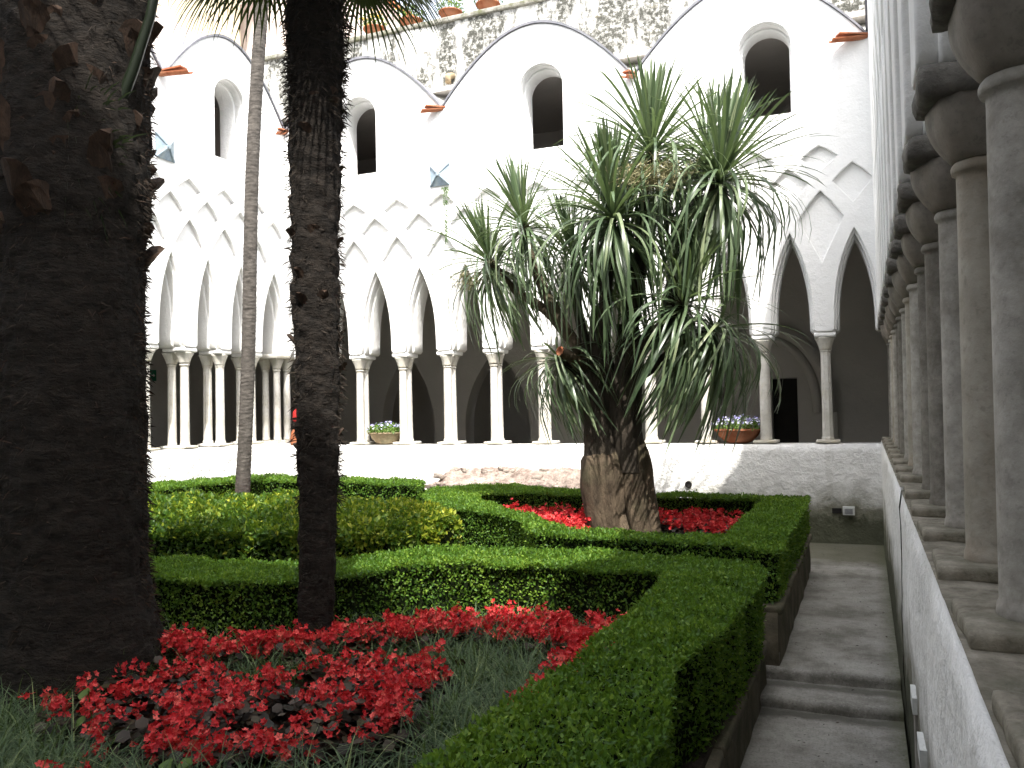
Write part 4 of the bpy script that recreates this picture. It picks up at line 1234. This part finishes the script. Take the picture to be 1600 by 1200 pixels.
# pale flower sprays
def spray(parent, c, n, size):
    V, F = [], []
    for k in range(n):
        p = Vector(c)+Vector((rl.gauss(0, size), rl.gauss(0, size*0.6), rl.gauss(0, size*0.45)))
        d = Vector((rl.gauss(0, 1), rl.gauss(0, 1), rl.gauss(0.2, 0.7))).normalized()
        L = rl.uniform(0.05, 0.14); s = d.cross(Vector((rl.random(), 1, rl.random()))).normalized()*0.0022
        n0 = len(V); V += [p+s, p-s, p+d*L-s, p+d*L+s]; F.append((n0, n0+1, n0+2, n0+3))
        for j in range(3):
            q = p+d*L*rl.random(); e = Vector((rl.gauss(0, 1), rl.gauss(0, 1), rl.gauss(0, 1))).normalized()*0.035
            n0 = len(V); V += [q+s, q-s, q+e-s, q+e+s]; F.append((n0, n0+1, n0+2, n0+3))
    o = link('flower_spray', npmesh('flower_spray', np.array([tuple(v) for v in V]), np.array(F)), 'spray', parent); o['kind'] = 'stuff'
spray(CT, Vector((-1.55, 7.05, 3.50))-org, 420, 0.11)
spray(CT, Vector((-3.55, 7.5, 2.85))-org, 120, 0.10)
spray(CT, Vector((-1.75, 7.0, 3.55))-org, 160, 0.09)

# ------------------------------------------------------------------ pots and small things
def bowl_mesh(r, h):
    mb = MB()
    mb.lathe([(r*0.42, 0), (r*0.6, h*0.12), (r*0.85, h*0.5), (r*0.97, h*0.85), (r*1.06, h*0.88), (r*1.07, h), (r*0.95, h), (r*0.9, h*0.85), (0.01, h*0.8)], 36)
    return mb.me('bowl', True)
def pot(label, loc, r, h, mat, plant_h, flower_mat, nfl, fs, group, nleaf=700, spread=1.15):
    t = thing('flower_pot', label, 'flower pot', loc, 0, group)
    link('bowl', bowl_mesh(r, h), mat, t)
    a = rng.random(nleaf)*6.283; q = np.sqrt(rng.random(nleaf))*r*spread
    zz = h+plant_h*rng.random(nleaf)*(1-(q/(r*spread))**2*0.5)
    P = np.column_stack([q*np.cos(a), q*np.sin(a), zz]); N = np.column_stack([np.cos(a)*q/r, np.sin(a)*q/r, np.full(nleaf, 0.6)])+rng.normal(size=(nleaf, 3))*0.7
    V1, F1 = scatter(LEAF_V, LEAF_F, P, N, rng.random(nleaf)*6.28, 0.028+0.02*rng.random(nleaf))
    nf = nfl
    a = rng.random(nf)*6.283; q = np.sqrt(rng.random(nf))*r*spread*1.05
    P = np.column_stack([q*np.cos(a), q*np.sin(a), h+plant_h*(0.55+0.6*rng.random(nf))*(1-(q/(r*spread))**2*0.4)])
    N = np.column_stack([rng.normal(size=(nf, 2))*0.6, np.ones(nf)])
    N[:, 1] -= 0.5
    V2, F2 = scatter(PET, PF, P, N, rng.random(nf)*6.28, fs*(0.7+0.6*rng.random(nf)))
    me = npmesh('plant', np.concatenate([V1, V2]), np.concatenate([F1, F2+len(V1)]),
                np.concatenate([np.repeat(rng.random(nleaf), 2), np.repeat(rng.random(nf), len(PF))]), np.concatenate([np.zeros(len(F1), int), np.ones(len(F2), int)]))
    link('plant', me, None, t, None, ['potleaf', flower_mat])['kind'] = 'stuff'
    return t
pot('weathered clay bowl of violet flowers on the far parapet beside the left column pairs', (-6.33, 10.60, 1.125), 0.235, 0.17, 'oldclay', 0.14, 'lobelia', 110, 0.016, None)
pot('terracotta bowl of white and violet flowers on the far parapet, right of the spiky tree', (-1.43, 10.60, 1.125), 0.27, 0.17, 'terracotta', 0.15, 'lobelia', 260, 0.014, None)

# terrace wall behind the far gables, with its row of pots
TW = thing('terrace_wall', 'blackened old terrace wall rising behind the far gables', 'wall', (-3.9, 11.3, 6.0))
mb = MB(); nx, nz = 150, 30
for i in range(nx+1):
    for j in range(nz+1):
        x = -5.2+11.2*i/nx; z = 0.16+1.20*j/nz
        rlx = 1 if x > 1.6 else 0.5
        mb.v.append((x, 0.05*noise.noise(Vector((x*2, z*5, 0)))*rlx+0.02*noise.noise(Vector((x*9, z*12, 4))), z))
for i in range(nx):
    for j in range(nz): q = i*(nz+1)+j; mb.f.append((q, q+nz+1, q+nz+2, q+1))
mb.build('wall_face', 'stained', TW, True)
MB().box(-5.2, 6.0, 0.06, 0.4, 0.16, 1.36).build('wall_body', 'stained', TW)
link('coping', rounded_block('coping', 11.2, 0.42, 0.07, 0.01, 0.015, 2), 'coping', TW, (0.4, 0.17, 1.40))
mb = MB(); mb.tube([(-1.62, 0.02, 0.55), (-1.62, -0.12, 0.50), (-1.62, -0.14, 0.40)], 0.05, 8); mb.build('drain_pipe', 'oldclay', TW, True)
terr = sheet('terrace_floor', -14, 4, 11.7, 22, 6.9, 'vault')
for i, (x, ln) in enumerate(((-6.92, 'leftmost pot on the terrace wall, terracotta bowl with yellow-orange blooms beside the hairy palm'), (-6.27, 'second pot from the left on the terrace wall, terracotta bowl with tall pale green foliage'),
                            (-5.60, 'third pot from the left on the terrace wall, terracotta bowl with loose green foliage'), (-4.98, 'fourth pot from the left on the terrace wall, cut by the top of the picture'),
                            (-4.0, 'pot farthest to the right on the terrace wall, above the second gable'))):
    pot(ln, (x, 11.44, 7.435), 0.17, 0.14, 'terracotta', 0.26, 'yellowflower', 55 if i == 0 else 12, 0.026, 'terracotta pots on the terrace wall', 420, 1.3)

# upper wall over the left wing, yellow house and pink house behind
mb = MB(); mb.box(-0.2, 0.15, 0.0, 9.4, -1.2, 0.95)
w = mb.build('terrace_wall', 'pinkhouse', None, False, (-9.0, 0.9, 6.2)); tag(w, 'pale weathered wall rising behind the left gable', 'wall')
def house(label, x0, x1, y0, y1, z1, mat, cat='house', wins=()):
    h = thing('house', label, cat, ((x0+x1)/2, (y0+y1)/2, 0))
    cx, cy = (x0+x1)/2, (y0+y1)/2
    MB().box(x0-cx, x1-cx, y0-cy, y1-cy, 0, z1).build('wall', mat, h)
    mb = MB(); e = 0.25
    mb.v = [(x0-cx-e, y0-cy-e, z1), (x1-cx+e, y0-cy-e, z1), (x1-cx+e, y1-cy+e, z1), (x0-cx-e, y1-cy+e, z1), (x0-cx-e, 0, z1+1.4), (x1-cx+e, 0, z1+1.4),
            (x0-cx-e, y0-cy-e, z1-0.1), (x1-cx+e, y0-cy-e, z1-0.1), (x1-cx+e, y1-cy+e, z1-0.1), (x0-cx-e, y1-cy+e, z1-0.1)]
    mb.f = [(0, 1, 5, 4), (2, 3, 4, 5), (1, 2, 5), (3, 0, 4), (6, 7, 1, 0), (7, 8, 2, 1), (8, 9, 3, 2), (9, 6, 0, 3), (6, 9, 8, 7)]
    mb.build('roof', 'terracotta', h)
    return h
h1 = thing('house', 'pale pink house with a sloping red tiled verge beyond the terrace', 'house', (-11.0, 16.0, 0))
mb = MB(); prof = [(-5, 0), (2.2, 0), (2.2, 9.5), (1.85, 10.28), (1.49, 10.56), (-1.2, 12.6), (-5, 12.6)]
mb.v = [(x, 0, z) for x, z in prof]+[(x, 5, z) for x, z in prof]
n = len(prof); mb.f = [tuple(range(n)), tuple(range(n, 2*n))[::-1]]+[(i, i+n, (i+1) % n+n, (i+1) % n) for i in range(n)]
mb.build('wall', 'pinkhouse', h1)
mb = MB(); mb.tube([(2.35, -0.12, 9.95), (1.87, -0.12, 10.36), (1.51, -0.12, 10.64), (-1.2, -0.12, 12.7)], 0.07, 8); mb.tube([(2.30, 2.5, 9.95), (1.87, 2.5, 10.36), (1.51, 2.5, 10.64), (-1.2, 2.5, 12.7)], 0.07, 8); mb.build('roof_tiles', 'terracotta', h1)
h2 = house('pale yellow house rising behind the left arcade', -17.5, -13.0, 11.5, 15.6, 11.5, 'yellowhouse')
aw = MB(); aw.v = [(0, 0, 0), (0, 1.3, 0), (0.9, 1.3, -0.5), (0.9, 0, -0.5), (0.9, 0, -0.75), (0.9, 1.3, -0.75), (0, 0, -0.04), (0, 1.3, -0.04), (0.86, 1.3, -0.54), (0.86, 0, -0.54)]
aw.f = [(0, 3, 2, 1), (3, 4, 5, 2), (6, 7, 8, 9)]
tag(aw.build('awning', 'red', None, False, (-12.6, 11.6, 9.4)), 'red awning glimpsed between the left palm and the left gable', 'awning')

# blue pyramid lanterns on the walls
def lantern(label, loc, rz):
    t = thing('wall_lantern', label, 'lantern', loc, rz, 'blue pyramid lanterns on the upper walls')
    s = 0.15; d = 0.07
    mb = MB(); mb.v = [(-s, 0, -s), (s, 0, -s), (s, 0, s), (-s, 0, s), (0, -d, 0)]
    mb.f = [(0, 1, 4), (1, 2, 4), (2, 3, 4), (3, 0, 4), (3, 2, 1, 0)]
    mb.build('shade', 'bluemetal', t)
    mb = MB()
    for x, z in ((-s, -s), (s, -s), (s, s), (-s, s)): mb.tube([(x, -0.005, z), (x*0.15, -d*0.88, z*0.15)], 0.013, 6)
    mb.tube([(0, -d*0.80, 0), (0, -d*1.12, 0)], [0.035, 0.025], 10)
    mb.build('ribs', 'bluemetal', t)
    return t
lantern('blue-grey pyramid lantern high on the far wall, below the middle gutter spout', (-5.27, 10.345, 4.80), R(0))
lantern('blue-grey pyramid lantern on the left wall, partly hidden by the thick palm', (-7.835, 8.0, 4.88), R(90))
# dried plant hanging under the far lantern
V, F = [], []
for k in range(150):
    z = -rl.random()**1.6*0.75; w_ = 0.045*(1+z/0.8)
    p = Vector((rl.gauss(0, w_*0.5), -0.02-0.03*rl.random(), z)); e = Vector((rl.gauss(0, 0.02), rl.gauss(0, 0.01), -rl.uniform(0.01, 0.05)))
    s_ = Vector((0.004, 0, 0.002)); n0 = len(V); V += [p+s_, p-s_, p+e-s_, p+e+s_]; F.append((n0, n0+1, n0+2, n0+3))
o = link('hanging_plant', npmesh('hanging_plant', np.array([tuple(v) for v in V]), np.array(F), np.full(len(F), 0.2)), 'potleaf', None, (-5.18, 10.35, 4.62)); tag(o, 'dry trailing plant growing from the wall under the far lantern', 'plant')

# sockets and boxes on the walls
t = thing('vent_box', 'small white box with a grey grille low on the far parapet near the corner', 'utility box', (-0.21, 10.34, 0.375))
MB().box(-0.062, 0.062, -0.045, 0.02, -0.045, 0.045).build('case', 'plastic', t)
mb = MB()
for k in range(5): mb.box(-0.042, 0.042, -0.050, -0.047, -0.030+k*0.012, -0.023+k*0.012)
mb.build('grille', 'greyplastic', t)
tag(MB().box(-0.05, 0.05, -0.012, 0.02, -0.028, 0.028).build('vent_hole', 'void', None, False, (-0.335, 10.345, 0.37)), 'small dark opening beside the white box low on the far parapet', 'vent')
mb = MB(); mb.lathe([(0.042, 0), (0.042, 0.02), (0.03, 0.021), (0.0, 0.012)], 16); o = mb.build('drain_hole', 'void', None, True, (-2.0, 10.362, 0.64)); o.rotation_euler = (R(90), 0, 0); tag(o, 'round dark drain hole in the far parapet, right of the trunk', 'drain')
for (y, z, lab) in ((3.62, 0.46, 'upper white cable cover on the right parapet wall, farther from the viewer'), (3.16, 0.44, 'lower white cable cover on the right parapet wall, closer to the viewer')):
    t = thing('cable_cover', lab, 'cable cover', (0.15, y, z), 0, 'white cable covers on the right wall')
    MB().box(-0.022, 0.012, -0.085, 0.085, -0.03, 0.03).build('cover', 'plastic', t)
    MB().box(-0.014, 0.012, -0.07, 0.07, -0.30, -0.032).build('duct', 'greystone', t)

# rubble ledge at the foot of the far parapet
RB = thing('rubble_ledge', 'rough pinkish rubble masonry ledge at the foot of the far parapet', 'masonry', (-4.35, 10.2, 0.05))
mb = MB(); nx = 80; ny = 10
for i in range(nx+1):
    x = -1.25+2.5*i/nx
    env = min(1, (i/nx)/0.18)*min(1, (1-i/nx)/0.05)
    for j in range(ny+1):
        t = j/ny; y = -0.22+0.42*t
        z = (0.55+0.24*t)*(0.55+0.45*env)+0.05*noise.noise(Vector((x*4, t*4, 0)))+0.03*noise.noise(Vector((x*14, t*9, 2)))
        mb.v.append((x, y, z if j else -0.02))
for i in range(nx):
    for j in range(ny): q = i*(ny+1)+j; mb.f.append((q, q+ny+1, q+ny+2, q+1))
M['rubble'] = m_noise('pinkish rubble', (0.13, 0.095, 0.08), (0.33, 0.27, 0.23), 14, 9, 0.95, ((22, 1.0, 0.03), (70, 1.0, 0.01)), c3=(0.40, 0.36, 0.31))
mb.build('masonry', 'rubble', RB)
rq = random.Random(9)
sm = [rounded_block('stone', 0.16, 0.10, 0.07, 0.02, 0.02, s+20) for s in range(4)]
for k in range(34):
    x = rq.uniform(-1.15, 1.2); t = rq.random()
    o = link('stone', sm[k % 4], 'rubble', RB, (x, -0.2+0.36*t, 0.50+0.25*t)); o.rotation_euler = (rq.uniform(-.3, .5), rq.uniform(-.2, .2), rq.uniform(-.6, .6)); q = rq.uniform(0.6, 1.3); o.scale = (q, q, q)

# red ornament on the parapet and the exit sign
OR = thing('ornament', 'small red and dark ornament on the far parapet beside the triple column', 'ornament', (-7.76, 10.44, 1.125))
MB().lathe([(0.07, 0), (0.075, 0.03), (0.08, 0.10), (0.065, 0.19), (0.035, 0.24)], 14, fn=lambda r, z, a: r*(1+0.18*math.cos(3*a))).build('body', 'terracotta', OR, True)
MB().lathe([(0.035, 0.235), (0.05, 0.27), (0.05, 0.31), (0.03, 0.335)], 12).build('collar', 'void', OR, True)
MB().lathe([(0.02, 0.33), (0.05, 0.36), (0.058, 0.42), (0.045, 0.49), (0.01, 0.53)], 14, fn=lambda r, z, a: r*(1+0.12*math.cos(2*a+z*20))).build('head', 'red', OR, True)
ex = thing('exit_sign', 'small green running-man exit sign on the left gallery wall', 'exit sign', (-10.80, 10.65, 2.26), R(90))
MB().box(-0.13, 0.13, -0.02, 0.02, -0.09, 0.09).build('plate', 'exit', ex)
mb = MB(); mb.box(-0.08, -0.03, -0.025, -0.021, -0.05, 0.05); mb.box(0.0, 0.06, -0.025, -0.021, -0.008, 0.008)
mb.v += [(0.06, -0.023, -0.03), (0.10, -0.023, 0.0), (0.06, -0.023, 0.03)]; mb.f.append((len(mb.v)-3, len(mb.v)-2, len(mb.v)-1))
mb.build('pictogram', 'plastic', ex)
